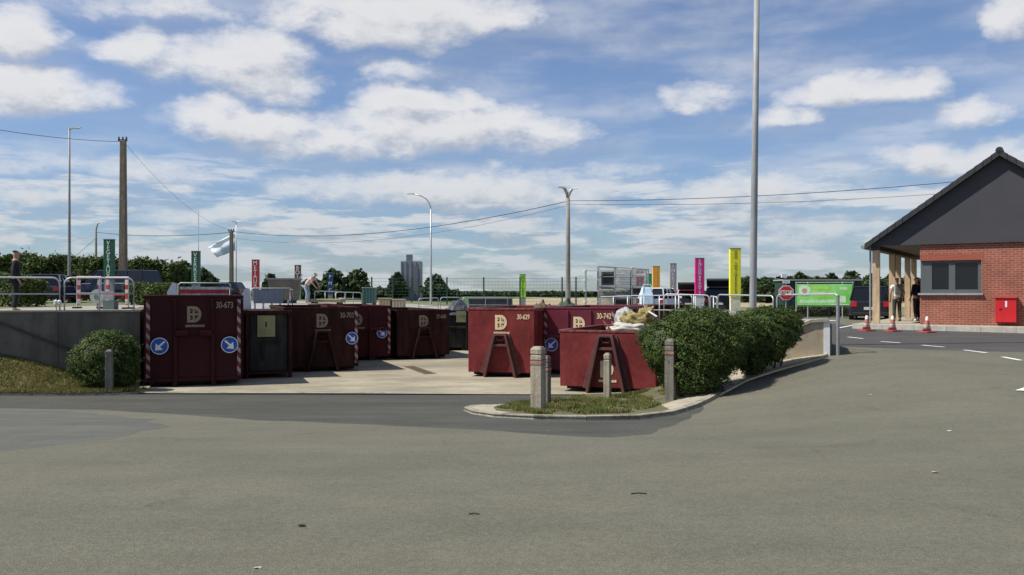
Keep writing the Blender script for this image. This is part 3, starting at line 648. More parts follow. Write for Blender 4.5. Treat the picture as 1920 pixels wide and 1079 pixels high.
# L2: dark compactor-like container
def dark_container():
    w, h, L = 2.3, 1.98, 6.0; fr = plan(548, 25.3); ang = A20; e = Vector((cos(ang), sin(ang))); c = Vector(fr)-e*w/2
    root = empty('enclosed_container', (c.x, c.y, -.9), ang, 'blackened container with a yellow notice on its front, second from the left wall', 'container', 'roll-off containers parked in the sunken yard')
    hw = w/2; b = MB(); b.bx(-hw, hw, .10, L, .12, h-.04); 
    for i in range(1, 9):
        y = .1+i*.62
        for s in (-1, 1): b.bx(min(s*hw, s*(hw+.07)), max(s*hw, s*(hw+.07)), y-.04, y+.04, .16, h-.1)
    b.build('body', dkmar, root, bevel=.012)
    b = MB()
    for x in (-hw+.05, -.12, hw-.06): b.bx(x-.05, x+.05, -.03, .10, .0, h)
    b.bx(-hw, hw, -.02, .10, h-.09, h+.01); b.bx(-hw, hw, -.02, .10, .12, .2); b.build('front_frame', dkmar, root, bevel=.008)
    b = MB(); b.bx(-.04, hw-.14, .05, .098, .22, h-.1); b.tube([(.25, .0, 1.05), (.85, .0, 1.08)], .02); b.tube([(.3, 0, .6), (.3, 0, 1.05)], .018); b.tube([(.78, .0, .75), (.78, 0, 1.2)], .018); b.build('door', blacks, root)
    b = MB(); b.bx(.16, .66, .015, .03, 1.22, 1.84, 0); b.bx(.385, .425, .010, .0145, 1.5, 1.66, 1)
    for i in range(7): b.bx(.2, .2+.4*(.5+.5*((i*37) % 10)/10), .011, .0145, 1.27+i*.028, 1.28+i*.028, 2)
    b.build('notice', [mat('yellow_notice', (.32, .31, .14), .7, .1, 3), blacks, mat('notice_print', (.2, .19, .10), .7, .1, 3)], root)
    return root
dark_container()
l3 = Vector(plan(672, 27.6)); e = Vector((cos(A20), sin(A20)))
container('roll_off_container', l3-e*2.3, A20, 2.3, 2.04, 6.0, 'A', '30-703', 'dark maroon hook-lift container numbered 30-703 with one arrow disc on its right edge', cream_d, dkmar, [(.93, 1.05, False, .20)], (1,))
# slatted dark side hatch on l3's left
l4 = Vector(plan(733, 32.0))
container('roll_off_container', l4-e*2.3, A20, 2.3, 2.02, 6.0, 'R', '', 'dark maroon ribbed container with striped tape, half hidden behind container 30-703', cream_d, mat('shaded_ribbed_crimson', (.055, .011, .012), .7, .15, 2, spec=.15), [(.80, 1.02, False, .20)], (1,), logo_x=-.1)  # darker copy of the crimson, painting in the shade on this front
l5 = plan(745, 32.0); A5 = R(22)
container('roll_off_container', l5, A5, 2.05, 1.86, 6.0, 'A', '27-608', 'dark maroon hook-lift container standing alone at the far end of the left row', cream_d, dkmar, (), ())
l6 = plan(838, 37.0)
c6 = container('roll_off_container', l6, R(5), 2.4, 1.75, 4.4, 'R', '', 'blackened low container glimpsed between the two rows at the back of the yard', cream_d, blacks, (), (), emblem=False)
b = MB(); b.bx(-.80, -.38, -.09, -.07, 1.24, 1.72); b.build('notice', MATS['yellow_notice'], c6)
container('roll_off_container', plan(878, 25.6), R(-14), 2.03, 2.05, 5.8, 'A', '30-629', 'sunlit maroon hook-lift container numbered 30-629 in the middle of the yard', cream, maroon, (), (), az=1.26)
container('roll_off_container', plan(1019, 26.35), R(-20), 2.28, 2.06, 5.4, 'R', '30-742', 'crimson ribbed container numbered 30-742 standing behind the low container', cream, maroon2, [(-.86, .92, True, .21)], (-1, 1), numx=1.0)
c8 = container('roll_off_container', plan(1050, 21.75), R(-22), 2.47, 1.56, 3.9, 'A', '20-', 'low maroon hook-lift container heaped with white waste beside the bush', cream, maroon, (), (), az=1.42, emblem=False, numx=1.1)
logo(c8, 0, .60, .34, cream)

# ------------------------------------------------------------------ bollards
def bollard(px, py, wpx, ytop, rz, m, label, bands=True, fn=islz):
    p = hit(px, py, fn)
    if fn is bankz: p = Vector(((px-960)/F*21.0, 21.0, bankz((px-960)/F*21.0, 21.0)))
    w = wpx/F*p.y/1.28; h = (py-ytop)/F*p.y
    root = empty('bollard', p, rz, label, 'bollard', 'square timber bollards around the verge')
    b = MB(); hw = w/2; ch = .035
    prof = [(hw, -.3), (hw, h-.17), (hw-.010, h-.165), (hw-.010, h-.14), (hw, h-.135), (hw, h-.05), (hw-ch, h)]
    vs = []; fs = []
    for r_, z in prof: vs += [(-r_, -r_, z), (r_, -r_, z), (r_, r_, z), (-r_, r_, z)]
    for i in range(len(prof)-1):
        for k in range(4): a = i*4+k; c = i*4+(k+1) % 4; fs.append((a, c, c+4, a+4))
    e = (len(prof)-1)*4; fs.append((e, e+1, e+2, e+3)); b.add(vs, fs); b.build('post', m, root, bevel=.008)
    if bands:
        b = MB(); z = h-.29; b.box((0, 0, z), (w+.006, w+.006, .05), mi=0); b.box((0, 0, z+.045), (w+.008, w+.008, .015), mi=1); b.box((0, 0, z-.045), (w+.008, w+.008, .012), mi=1)
        b.build('red_band', [bandm, banddk], root)
    return root
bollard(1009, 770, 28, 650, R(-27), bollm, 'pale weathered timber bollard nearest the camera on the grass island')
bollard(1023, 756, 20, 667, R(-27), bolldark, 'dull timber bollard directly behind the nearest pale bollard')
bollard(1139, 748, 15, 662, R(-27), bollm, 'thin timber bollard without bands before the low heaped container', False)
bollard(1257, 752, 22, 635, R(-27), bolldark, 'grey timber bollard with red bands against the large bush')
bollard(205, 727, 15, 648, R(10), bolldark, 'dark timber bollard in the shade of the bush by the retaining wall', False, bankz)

# ------------------------------------------------------------------ bushes, hedges, trees
def shrub(name, base, lumps, n, size, m, label, cat='bush', seed=1, shell=.62, core=True, group=None, holes=1.3):
    root = empty(name, base, 0, label, cat, group)
    P, NN = lumps_pts(lumps, n, seed, shell, holes)
    P[:, 2] = np.maximum(P[:, 2], .02+.25*np.random.default_rng(seed).random(len(P)))
    linkme('foliage', leaves(P, size, m, 'foliage', .35, seed, NN*.9), root)
    b = MB(); r_ = random.Random(seed)
    for i in range(5):
        l = lumps[i % len(lumps)]; MB().tube([(l[0]*.8, l[1]*.8+.1, -.1), (l[0], l[1]+.1, max(l[2]*.6, .1)), (l[0]+.1, l[1]+.1, max(l[2], .2))], [.03, .02, .006], 6).build('stem', bark, root)
    return root
p = hit(1300, 742, islz); bz = p.z
def L_(px, py, Y, rx, ry, rz): q = wpt(px, py, Y); return (q.x, q.y, q.z, rx, ry, rz)
def rel(base, ls): return [(l[0]-base[0], l[1]-base[1], l[2]-base[2], l[3], l[4], l[5]) for l in ls]
bs = (3.5, 17.2, islz(3.5, 17.2))
shrub('bush', bs, rel(bs, [L_(1262, 648, 18.3, .68, .75, .66), L_(1322, 645, 17.8, .72, .8, .70), L_(1300, 615, 18.1, .70, .7, .46), L_(1350, 650, 18.2, .52, .8, .62), L_(1312, 692, 17.8, .68, .6, .56), L_(1262, 695, 18.3, .36, .5, .48), L_(1226, 635, 18.5, .36, .4, .34), L_(1330, 606, 18.2, .55, .6, .34), L_(1236, 668, 18.4, .30, .4, .34), L_(1392, 628, 18.8, .50, .6, .50)]),
      98000, .046, leaf1, 'large round dark green bush behind the grey banded bollard', seed=3, group='clipped bushes beside the ramp', holes=0)
bs = (5.2, 19.0, islz(5.2, 19.0))
shrub('bush', bs, rel(bs, [L_(1428, 626, 19.3, .72, .8, .56), L_(1462, 618, 19.4, .46, .6, .46), L_(1405, 650, 19.2, .44, .7, .56), L_(1436, 652, 19.1, .42, .6, .40), L_(1476, 602, 19.5, .32, .4, .28), L_(1408, 676, 19.0, .30, .5, .34), L_(1436, 598, 19.3, .56, .6, .28)]),
      80000, .046, leaf1, 'smaller bush further up the ramp beside the tan wing wall', seed=5, group='clipped bushes beside the ramp', holes=0)
bs = (-10.2, 21.7, bankz(-10.2, 21.7)-.1)
shrub('bush', bs, rel(bs, [L_(190, 672, 21.7, .66, .6, .64), L_(222, 668, 21.75, .52, .55, .64), L_(162, 680, 21.7, .44, .5, .48), L_(200, 645, 21.8, .56, .5, .36), L_(235, 695, 21.7, .33, .4, .50), L_(200, 700, 21.6, .66, .5, .42)]),
      52000, .048, leaf1, 'rounded green bush in front of the grey retaining wall', seed=9, group=None, holes=0)
# grasses
def blades(name, poly, zf, n, hgt, m, seed, label=None, dens=None):
    r = np.random.default_rng(seed); xs = [p[0] for p in poly]; ys = [p[1] for p in poly]; P = []
    while len(P) < n:
        x = r.uniform(min(xs), max(xs)); y = r.uniform(min(ys), max(ys))
        if not inpoly((x, y), poly): continue
        d = noise.noise(Vector((x*1.7, y*1.7, seed)))
        if d < (dens if dens is not None else -.9)+r.random()*.3: continue
        P.append((x, y, zf(x, y)))
    P = np.array(P); k = len(P); a = r.random(k)*6.28; h = hgt*(.4+r.random(k)*.9); w = .006+.006*r.random(k)
    t = np.stack([np.cos(a)*w, np.sin(a)*w, np.zeros(k)], 1); tip = P+np.stack([r.normal(size=k)*h*.4, r.normal(size=k)*h*.4, h], 1)
    v = np.stack([P-t, P+t, tip], 1).reshape(-1, 3); o = linkme(name, fastmesh(name, v, np.arange(k*3).reshape(k, 3), m))
    return tag(o, label, None, kind='stuff')
blades('grass', BANK[2:]+[(-20, 21.6), (-19, 19.5)], bankz, 38000, .075, grasst, 4, 'dry yellowish grass on the bank below the retaining wall')
ISG = [H2(*p) for p in ((922, 768), (1000, 782), (1100, 784), (1180, 780), (1235, 766), (1280, 748), (1300, 735))]+[(3.4, 20.6), H2(1160, 746), H2(1100, 747), H2(1040, 753), H2(960, 762)]
blades('grass', ISG, islz, 30000, .07, grassm, 5, 'patchy green grass on the kerbed island between the bollards', -.12)

def tree(px0, px1, ytop, Y, label, zb=None, m=None, n=5000, size=.55, trunk=.35, seed=1, group='distant trees beyond the site', lumps=5, low=.25, name='tree'):
    m = m or leaf3; cx = (px0+px1)/2; x = (cx-960)/F*Y; w = (px1-px0)/F*Y; zb = U(x, Y) if zb is None else zb; top = EYE+(HY-ytop)/F*Y; h = top-zb
    root = empty(name, (x, Y, zb), 0, label, 'tree', group); r_ = random.Random(seed)
    b = MB(); b.tube([(0, 0, -.3), (0, 0, h*.35), (.02*w, 0, h*.7)], [trunk*.5, trunk*.38, trunk*.15], 8)
    for i in range(5):
        a = i*1.3+seed; b.tube([(0, 0, h*(.28+.06*i)), (cos(a)*w*.18, sin(a)*w*.18, h*(.45+.06*i)), (cos(a)*w*.34, sin(a)*w*.3, h*(.55+.07*i))], [trunk*.2, trunk*.13, trunk*.05], 6)
    b.build('trunk', bark, root)
    ls = [(0, 0, h*(.5+low/2), w*.40, w*.38, h*(.5-low/2)*.98)]
    for i in range(lumps):
        a = i*2*pi/lumps+seed; rr = .24+.1*r_.random(); ls.append((cos(a)*w*.27, sin(a)*w*.25, h*(low+.2+.32*r_.random()), w*rr, w*rr, h*(.16+.1*r_.random())))
    ls.append((w*.06*(r_.random()-.5), 0, h*.80, w*.22, w*.22, h*.20))
    P, NN = lumps_pts(ls, n, seed, .5, 3.0/max(w, 1)); P[:, 2] = np.clip(P[:, 2], h*low*.5, h*1.02)
    linkme('crown', leaves(P, size, m, 'crown', .3, seed, NN*.7), root); return root
def hedge(px0, px1, yl, yr, Y, dep, label, n, size, zb=None, m=None, spike=0, seed=2, name='hedge'):
    m = m or leaf2; x0 = (px0-960)/F*Y; x1 = (px1-960)/F*Y; zb = U((x0+x1)/2, Y) if zb is None else zb; r = np.random.default_rng(seed)
    u = r.random(n); X = x0+(x1-x0)*u; top = EYE+(HY-(yl+(yr-yl)*u))/F*Y-zb
    top = top*(1+.05*np.sin(X*2.3)+.04*np.sin(X*5.7+1)+.03*np.sin(X*13))+(r.random(n) < .06)*spike*r.random(n)
    dy = (r.random(n)-.5)*dep; f = r.random(n)**.6; edge = np.sqrt(np.clip(1-(2*dy/dep)**4, 0, 1)); z = top*f*(.6+.4*edge)
    P = np.stack([X-(x0+x1)/2, dy+.35*np.sin(X*1.9), z], 1)
    root = empty(name, ((x0+x1)/2, Y, zb), 0, label, 'hedge'); nr = np.stack([np.zeros(n), np.where(f < .85, -.8, 0), np.where(f > .8, 1., 0)], 1)
    linkme('foliage', leaves(P, size, m, 'foliage', .2, seed, nr), root)
    for i in range(5): xx = (x1-x0)*((i+.5)/5-.5); MB().tube([(xx, 0, -.1), (xx+.1, 0, min(1.0, top.mean()*.5))], [.05, .03], 5).build('stem', bark, root)
    return root
hedge(-120, 335, 474, 492, 56, 3.0, 'tall leafy hedge running behind the parked estate car', 60000, .22, spike=.35, seed=3)
hedge(-80, 84, 514, 518, 31, 1.2, 'low clipped dark hedge behind the long railing on the left', 16000, .10, seed=6)
hedge(236, 330, 532, 530, 35, 1.6, 'low pale green shrubbery behind container 30-673', 12000, .11, seed=8)
tree(318, 372, 490, 62, 'dark bushy tree behind the second green totem', seed=4, n=6000, size=.3, low=.1)
tree(350, 406, 503, 66, 'rounded tree at the right end of the tall hedge', seed=6, n=6000, size=.3, low=.1)
tl = [(404, 470, 536, 120, 'low tree right of the leaning flag'), (492, 524, 514, 115, 'small tree just right of the red totem'), (515, 560, 528, 118, 'low tree behind the brown totem'), (560, 612, 522, 112, 'low wide tree between brown and blue totems'),
      (598, 650, 505, 110, 'taller tree behind the blue totem'), (640, 698, 506, 112, 'broad tree right of the blue totem'), (690, 735, 540, 125, 'low shrubby tree left of the grey silo'), (726, 764, 512, 118, 'tree touching the grey silo on its left'), (788, 842, 516, 116, 'tree behind the curved lamp post')]
for i, (a, b_, yt, Y, lb) in enumerate(tl): tree(a, b_, yt, Y, lb, seed=10+i, n=3200, size=.62, low=.06)
tr = [(1412, 1462, 526, 'leftmost tree of the wood behind the tall lamp post'), (1445, 1490, 517, 'tree behind the stop sign'), (1480, 1522, 512, 'pointed tree over the left end of the green banner'), (1512, 1555, 520, 'low tree over the middle of the green banner'),
      (1540, 1580, 513, 'tree over the right half of the green banner'), (1572, 1622, 509, 'tall tree over the dark car'), (1610, 1660, 514, 'tree seen beside the first timber porch post'), (1650, 1690, 516, 'pointed tree between porch posts'), (1680, 1730, 520, 'tree seen deep under the porch')]
for i, (a, b_, yt, lb) in enumerate(tr): tree(a, b_, yt, 105+(i % 3)*4, lb, seed=30+i, n=3600, size=.55, low=.03)
hedge(1385, 1760, 523, 524, 112, 3, 'dark hedgerow under the wood on the right', 26000, .6, seed=15, m=leaf3)
hedge(560, 860, 540, 544, 128, 3, 'dark hedgerow under the distant trees in the middle', 9000, .6, seed=16, m=leaf3)
hedge(835, 1400, 547.5, 546, 240, 4, 'far dark green hedgerow along the skyline', 9000, .9, seed=17, m=leaf3)

# ------------------------------------------------------------------ poles, lamps, wires
def lamp_root(px, Y, zb, label, group=None, rz=0): x = (px-960)/F*Y; return empty('lamp_post', (x, Y, zb), rz, label, 'lamp post', group)
def Zt(py, Y): return EYE+(HY-py)/F*Y
def post(px, Y, ytop, r0, r1, label, heads, m=polegrey, lean=0, seg=12, zb=None, dx=0):
    x = (px-960)/F*Y; zb = U(x, Y) if zb is None else zb; h = Zt(ytop, Y)-zb; root = lamp_root(px, Y, zb, label)
    MB().tube([(0, 0, -.2), (0, 0, .0), (dx*.5, 0, h*.5), (dx, 0, h)], [r0*1.02, r0, (r0+r1)/2, r1], seg).build('pole', m, root, smooth=True)
    MB().cone((0, 0, 0), [(r0*1.9, 0), (r0*1.9, .03), (r0*1.15, .05), (r0*1.1, .3)], 12).build('base', m, root)
    for hd in heads:   # (arm points in local px offsets, head length)
        pts, hl, hm = hd; W3 = [(a/F*Y+dx, 0, h+b_/F*Y) for a, b_ in pts]
        if len(W3) > 1: MB().tube(W3, [r1*.8]*len(W3), 8).build('arm', m if hm is not white else galv, root, smooth=True)
        a = Vector(W3[-1]); s = 1 if hl > 0 else -1; L = abs(hl)/F*Y
        b = MB(); b.add([a+Vector(v) for v in [(0, -.09, -.05), (s*L, -.07, .02), (s*L, .07, .02), (0, .09, -.05), (0, -.05, .07), (s*L*.95, -.03, .06), (s*L*.95, .03, .06), (0, .05, .07)]],
            [(3, 2, 1, 0), (4, 5, 6, 7), (0, 1, 5, 4), (1, 2, 6, 5), (2, 3, 7, 6), (3, 0, 4, 7)] if s > 0 else [(0, 1, 2, 3), (7, 6, 5, 4), (4, 5, 1, 0), (5, 6, 2, 1), (6, 7, 3, 2), (7, 4, 0, 3)])
        hd_ = b.build('lamp_head', hm or polegrey, root, bevel=.015)
        b = MB(); b.box(a+Vector((s*L*.5, 0, -.025)), (L*.6, .09, .02)); b.build('lens', headl, hd_)
    return root
post(130, 45, 241, .085, .045, 'slim grey lamp post with flat head on the left before the tall hedge', [([(0, 0)], 22, polegrey)])
post(808, 60, 392, .085, .05, 'slender lamp post with long curved arm beside the grey silo', [([(0, 0), (-2, 8), (-8, 18), (-18, 24), (-32, 28)], -15, galv)], m=galv)
post(443, 78, 416, .055, .04, 'thin white lamp post carrying the blown flag', [([(0, 0)], 10, white), ([(0, 0)], -9, polegrey)], m=galv)
post(180, 95, 430, .15, .10, 'far wooden pole with a small street lamp left of the thick utility pole', [([(0, -3), (3, 10), (6, 13)], 14, white)], m=woodp)
post(1411, 22, -60, .094, .070, 'tall grey steel lighting mast rising out of the top of the picture', [([(0, 0), (30, 10)], 40, polegrey)], seg=16, dx=.12, zb=.45)
post(1065, 48, 372, .155, .105, 'concrete pole with two street lamp heads above the yard', [([(0, 0), (-2, 8), (-6, 18), (-9, 20)], -10, polegrey), ([(0, 2), (5, 14), (8, 18)], 11, white)], m=concp)
# utility poles
def upole(px, Y, ytop, wb, wt, m, label, dx=0):
    x = (px-960)/F*Y; zb = U(x, Y); h = Zt(ytop, Y)-zb; root = empty('utility_pole', (x, Y, zb), 0, label, 'utility pole')
    b = MB(); vs = []
    for z, w, ox in ((-.2, wb, 0), (h, wt, dx)): vs += [(-w/2+ox, -w*.4, z), (w/2+ox, -w*.4, z), (w/2+ox, w*.4, z), (-w/2+ox, w*.4, z)]
    b.add(vs, [(0, 1, 5, 4), (1, 2, 6, 5), (2, 3, 7, 6), (3, 0, 4, 7), (4, 5, 6, 7)]); b.build('pole', m, root, bevel=.03)
    b = MB(); b.bx(dx-.28, dx+.22, -.05, .05, h-.02, h+.06); b.build('crossarm', blackp, root)
    for s in (-.24, -.02, .18):
        b = MB(); b.cone((dx+s, 0, h+.062), [(.03, 0), (.06, .03), (.035, .07), (.06, .10), (.02, .16)], 8); b.build('insulator', blackp, root)
    return root
upole(231, 48, 264, .42, .30, woodp, 'thick square weathered utility pole beside the first green totem')
upole(434, 75, 434, .36, .30, woodp, 'dark utility pole behind the blown flag')
def wire(name, pts, sag, r, label, group=None):
    b = MB()
    for (a, c) in zip(pts[:-1], pts[1:]):
        a = Vector(a); c = Vector(c); P = []
        for i in range(25): t = i/24; q = a.lerp(c, t); q.z -= sag*4*t*(1-t); P.append(q)
        b.tube(P, r, 5)
    return tag(b.build(name, blackp), label, 'cable', group)
wire('overhead_cable', [wpt(1063, 378, 48), wpt(434, 434, 75)], 1.05, .019, 'thick black cable between the dark pole by the flag and the twin lamp pole')
wire('overhead_cable', [wpt(434, 436, 75), wpt(182, 436, 95)], .35, .026, 'black cable left of the dark utility pole')
wire('overhead_cable', [wpt(1067, 377, 48), wpt(2250, 288, 40)], .55, .016, 'upper black cable passing behind the brick building roof')
wire('overhead_cable', [wpt(1067, 383, 48), wpt(2250, 318, 40)], .55, .010, 'thin lower cable passing behind the brick building roof')
wire('overhead_cable', [wpt(1063, 386, 48), wpt(434, 446, 75)], 1.15, .009, 'thin lower cable between the two middle poles')
wire('overhead_cable', [wpt(229, 266, 48), wpt(-300, 182, 30)], .35, .013, 'thin cable leaving the thick utility pole to the left')
wire('overhead_cable', [wpt(234, 268, 48), wpt(434, 432, 75)], .9, .008, 'thin cable falling from the thick utility pole to the dark pole')
wire('guy_wire', [wpt(180, 447, 95), wpt(140, 482, 95)], 0, .02, 'slanted stay wire of the far wooden pole')
# flag pole and flag
fp = empty('flagpole', ((372-960)/F*60, 60, U(-22, 60)), 0, 'thin white flagpole without flag above the second green totem', 'flagpole')
MB().tube([(0, 0, -.1), (0, 0, Zt(397, 60)-U(-22, 60))], [.05, .025], 8).build('pole', white, fp)
b = MB(); n = 18; Yf = 77.6
def FL(u, v):   # u along the fly, v across
    top = Vector((441-u*51, 436+u*28)); bot = Vector((441-u*34, 470+u*13)); q = top.lerp(bot, v); w = .10*sin(u*9+v*3)*u+.05*sin(v*8); p = wpt(q.x, q.y, Yf); p.y += w; return p
for i in range(n):
    for j in range(8):
        q = [FL(i/n, j/8), FL((i+1)/n, j/8), FL((i+1)/n, (j+1)/8), FL(i/n, (j+1)/8)]; mi = 1 if (j > 3 and i < 12) else 0
        b.add(q, [(0, 1, 2, 3)], mi)
fl = b.build('flag', [mat('flag_pale_blue', (.82, .88, .93), .7, .1, 1), mat('flag_lilac', (.55, .68, .90), .7, .1, 1), mat('flag_blue', (.35, .48, .80), .7, .1, 1)], smooth=True)
import bmesh
bm_ = bmesh.new(); bm_.from_mesh(fl.data); bmesh.ops.remove_doubles(bm_, verts=bm_.verts, dist=.001); bm_.to_mesh(fl.data); bm_.free()
sm = fl.modifiers.new('thickness', 'SOLIDIFY'); sm.thickness = .01
tag(fl, 'pale blue and white flag streaming down to the left from the thin lamp post', 'flag')

# ------------------------------------------------------------------ totems
def totem(x0, x1, yt, Y, m, txt, label, tm=None, base=None, pb=None, tsize=1.0, side=.12, rz=0):
    x = ((x0+x1)/2-960)/F*Y; w = (x1-x0)/F*Y; zb = U(x, Y); h = Zt(yt, Y)-zb; root = empty('totem_sign', (x, Y, zb), rz, label, 'sign', 'coloured waste totems round the quay')
    pb_ = .9 if pb is None else Zt(pb, Y)-zb
    MB().bx(-w/2, w/2, -side, side, pb_, h).build('panel', m, root, bevel=.01)
    MB().bx(-w/2-.012, w/2+.012, -side-.012, side+.012, h, h+.035).build('cap', galv_d, root)
    MB().bx(-w/2+.02, w/2-.02, -side+.02, side-.02, -.1, pb_-.001).build('plinth', base or galv_d, root)
    if txt:
        n = len(txt); av = (h-pb_)*.94; s = min(av/n*1.22*tsize, w*.95)
        text('lettering', '\n'.join(txt), s, tm or white, root, (0, -side-.006, (h+pb_)/2), lines=(av/n)/s if n else 1, depth=.004, bold=.003)
    return root
def tm(name, c): return mat(name, c, .5, .05, 3)
totem(196, 214, 450, 43, tm('totem_green', (.018, .10, .055)), 'VEGETAUX', 'tall dark green totem beside the thick utility pole', MATS['white_paint'], pb=524)
totem(360, 375, 472, 49, MATS['totem_green'], 'VERRES', 'second dark green totem under the bare flagpole', pb=532)
totem(473, 486, 488, 58, tm('totem_red', (.42, .03, .04)), 'METAUX', 'dark red totem with pale letters behind the grey gate', pb=542)
totem(553, 564, 498, 66, tm('totem_brown', (.13, .07, .045)), 'BOIS', 'brown totem beside the grey brown hopper', pb=534)
totem(615, 624, 512, 84, tm('totem_blue', (.02, .05, .16)), 'PMC', 'narrow dark blue totem in front of the tall tree', pb=552)
totem(974, 986, 515, 78, tm('totem_lime', (.36, .66, .06)), 'HUILES', 'lime green totem standing alone before the wire fence', tm('totem_dark_text', (.08, .2, .03)), pb=558)
totem(1193, 1206, 507, 74, tm('totem_bright_red', (.62, .06, .06)), 'PAPIER', 'bright red totem in front of the mesh cages', pb=552)
totem(1214, 1222, 514, 82, tm('totem_mid_green', (.03, .25, .08)), '', 'tiny green totem between red and orange totems', pb=540)
totem(1224, 1237, 500, 70, tm('totem_orange', (.80, .33, .02)), 'BATTERIES', 'orange totem behind the white car', tm('totem_orange_text', (.75, .6, .2)), pb=542)
totem(1256, 1268, 495, 61, tm('totem_grey', (.36, .35, .35)), 'INERTES', 'grey totem with white letters right of the orange one', pb=552)
totem(1303, 1320, 485, 52, tm('totem_magenta', (.66, .025, .22)), 'ENCOMBRANTS', 'magenta totem with white letters between two open cars', base=white, pb=555)
totem(1368, 1388, 467, 40, tm('totem_yellow', (.84, .80, .04)), 'NON INCINERABLES', 'bright yellow totem with dark letters, tallest on the quay', tm('totem_olive_text', (.25, .24, .02)), base=mat('totem_cream_base', (.75, .72, .5), .6), pb=557)

# ------------------------------------------------------------------ railings
def railing(a, c, h, label, mids=1, posts=0, r=.022, m=None, cap=.18, lowrail=None, legs=True, name='guard_rail', group='galvanised guard rails'):
    m = m or galv; a = Vector(a); c = Vector(c); L = (c-a).xy.length; ang = math.atan2(c.y-a.y, c.x-a.x); root = empty(name, a, ang, label, 'railing', group); dz = c.z-a.z
    k = 5; P = [(0, 0, -.05), (0, 0, h-cap)]
    P += [(cap*(1-cos(t)), 0, h-cap+cap*sin(t)) for t in [pi/2*i/k for i in range(1, k+1)]]
    P += [(L-cap*(1-cos(t)), 0, h+dz-cap+cap*sin(t)) for t in [pi/2*(k-i)/k for i in range(0, k+1)]]+[(L, 0, dz-.05)]
    MB().tube(P, r, 8).build('frame', m, root, smooth=True)
    for i in range(mids):
        z = h*(i+1)/(mids+1) if lowrail is None else lowrail; MB().tube([(0, 0, z), (L, 0, z+dz)], r*.8, 8).build('middle_rail', m, root, smooth=True)
    for i in range(posts):
        x = L*(i+1)/(posts+1); MB().tube([(x, 0, -.05), (x, 0, h+dz*x/L)], r*.9, 8).build('post', m, root, smooth=True)
    return root
zc = 1.15
def onwall(px, off=.15):
    # point on the left retaining wall seen at this column
    t = 0; k = (px-960)/F
    ex, ey = -e2[0], -e2[1]
    # WE + s*wd = (kY, Y)
    s = (WE[0]-k*WE[1])/(k*wd[1]-wd[0]); return Vector((WE[0]+s*wd[0]+nn.x*off, WE[1]+s*wd[1]+nn.y*off, zc))
e2 = (cos(R(WA)), sin(R(WA)))
railing(onwall(-180), onwall(109), .86, 'long tube railing at the left edge, on top of the retaining wall', 1)
railing(onwall(118), onwall(249), .86, 'short tube railing on the wall in front of the striped barriers', 1, 1)
# railings round the far quay and right side; each given by its two columns, depth and top row
def rl(x0, x1, y0, y1, Y0, Y1, label, posts=0, mids=1, hh=1.0, r=.021, lowrail=None, cap=.12, m=None):
    a = wpt(x0, y0, Y0); c = wpt(x1, y1, Y1); railing((a.x, a.y, a.z-hh), (c.x, c.y, c.z-hh), hh, label, mids, posts, r=r, lowrail=lowrail, cap=cap, m=m)
rl(590, 648, 546, 548, 44, 45, 'square grey railing behind the beige bin', 2, 0)
rl(630, 678, 548, 549, 46, 46.5, 'railing left of the green cabinet on the far quay', 2, 2)
rl(826, 863, 558, 558, 43, 43.3, 'far quay railing right of the curved lamp post', 0, 1, lowrail=.62)
rl(868, 952, 558, 558, 43.4, 44, 'far quay railing left of the lime totem', 1, 1, lowrail=.62)
rl(785, 822, 560, 559, 42.6, 43, 'far quay railing in front of the silo', 0, 1, lowrail=.6)
rl(1125, 1205, 557, 555, 33.8, 31, 'pale railing below the mesh cages', 2, 1, lowrail=.45)
rl(1180, 1298, 555, 554, 30.5, 28, 'pale railing behind the heaped low container', 3, 1, lowrail=.5)
rl(1245, 1330, 552, 554, 27, 26.4, 'galvanised railing behind the top of the large bush', 2, 1)
rl(1332, 1344, 556, 557, 26, 25.6, 'narrow bent hoop railing in the gap between longer rails', 1, 0, cap=.05)
rl(1346, 1450, 553, 555, 25.4, 22.6, 'rounded railing behind the yellow totem and bushes', 0, 1)
rl(1457, 1572, 553, 552, 22.4, W0[1]+.1, 'rounded railing beside the ramp ending at the wing wall corner', 0, 1, lowrail=.42, hh=1.06)
cp = wpt(1571, 556, W0[1]-.02); root = empty('gate_post', (cp.x, cp.y, g(cp.x, cp.y)), 0, 'grey steel post standing at the corner of the tan wing wall', 'post')
MB().tube([(0, 0, -.1), (0, 0, cp.z-g(cp.x, cp.y))], .04, 10).build('pole', galv_d, root); MB().cone((0, 0, cp.z-g(cp.x, cp.y)), [(.045, 0), (.045, .02), (.01, .04)], 10).build('cap', galv_d, root)

# ------------------------------------------------------------------ gates over the left containers, barriers, white flaps
def stripe_barrier(px0, px1, yt, yb, Y, label, rz=0):
    x = ((px0+px1)/2-960)/F*Y; w = (px1-px0)/F*Y; zt_ = Zt(yt, Y); zb_ = U(x, Y); h = zt_-zb_
    root = empty('striped_barrier', (x, Y, zb_), rz, label, 'barrier', 'red and white barriers on the quay')
    for s in (-1, 1): MB().bx(s*(w/2-.05)-.045, s*(w/2-.05)+.045, -.03, .03, .12, h-.05).build('striped_panel', barst, root)
    b = MB(); b.tube([(-w/2, 0, 0), (-w/2, 0, h), (w/2, 0, h), (w/2, 0, 0)], .02, 8); b.build('frame', white, root)
    MB().bx(-w/2+.1, w/2-.1, -.02, .02, h*.42, h*.50).build('cross_panel', barst, root)
    for s in (-1, 1): MB().bx(s*w/2-.05, s*w/2+.05, -.3, .3, -.02, .05).build('foot', blackp, root)
    return root
stripe_barrier(146, 188, 519, 578, 27.5, 'left red and white barrier behind the wall railing', R(8))
stripe_barrier(198, 242, 520, 578, 26.6, 'right red and white barrier behind the wall railing', R(-6))
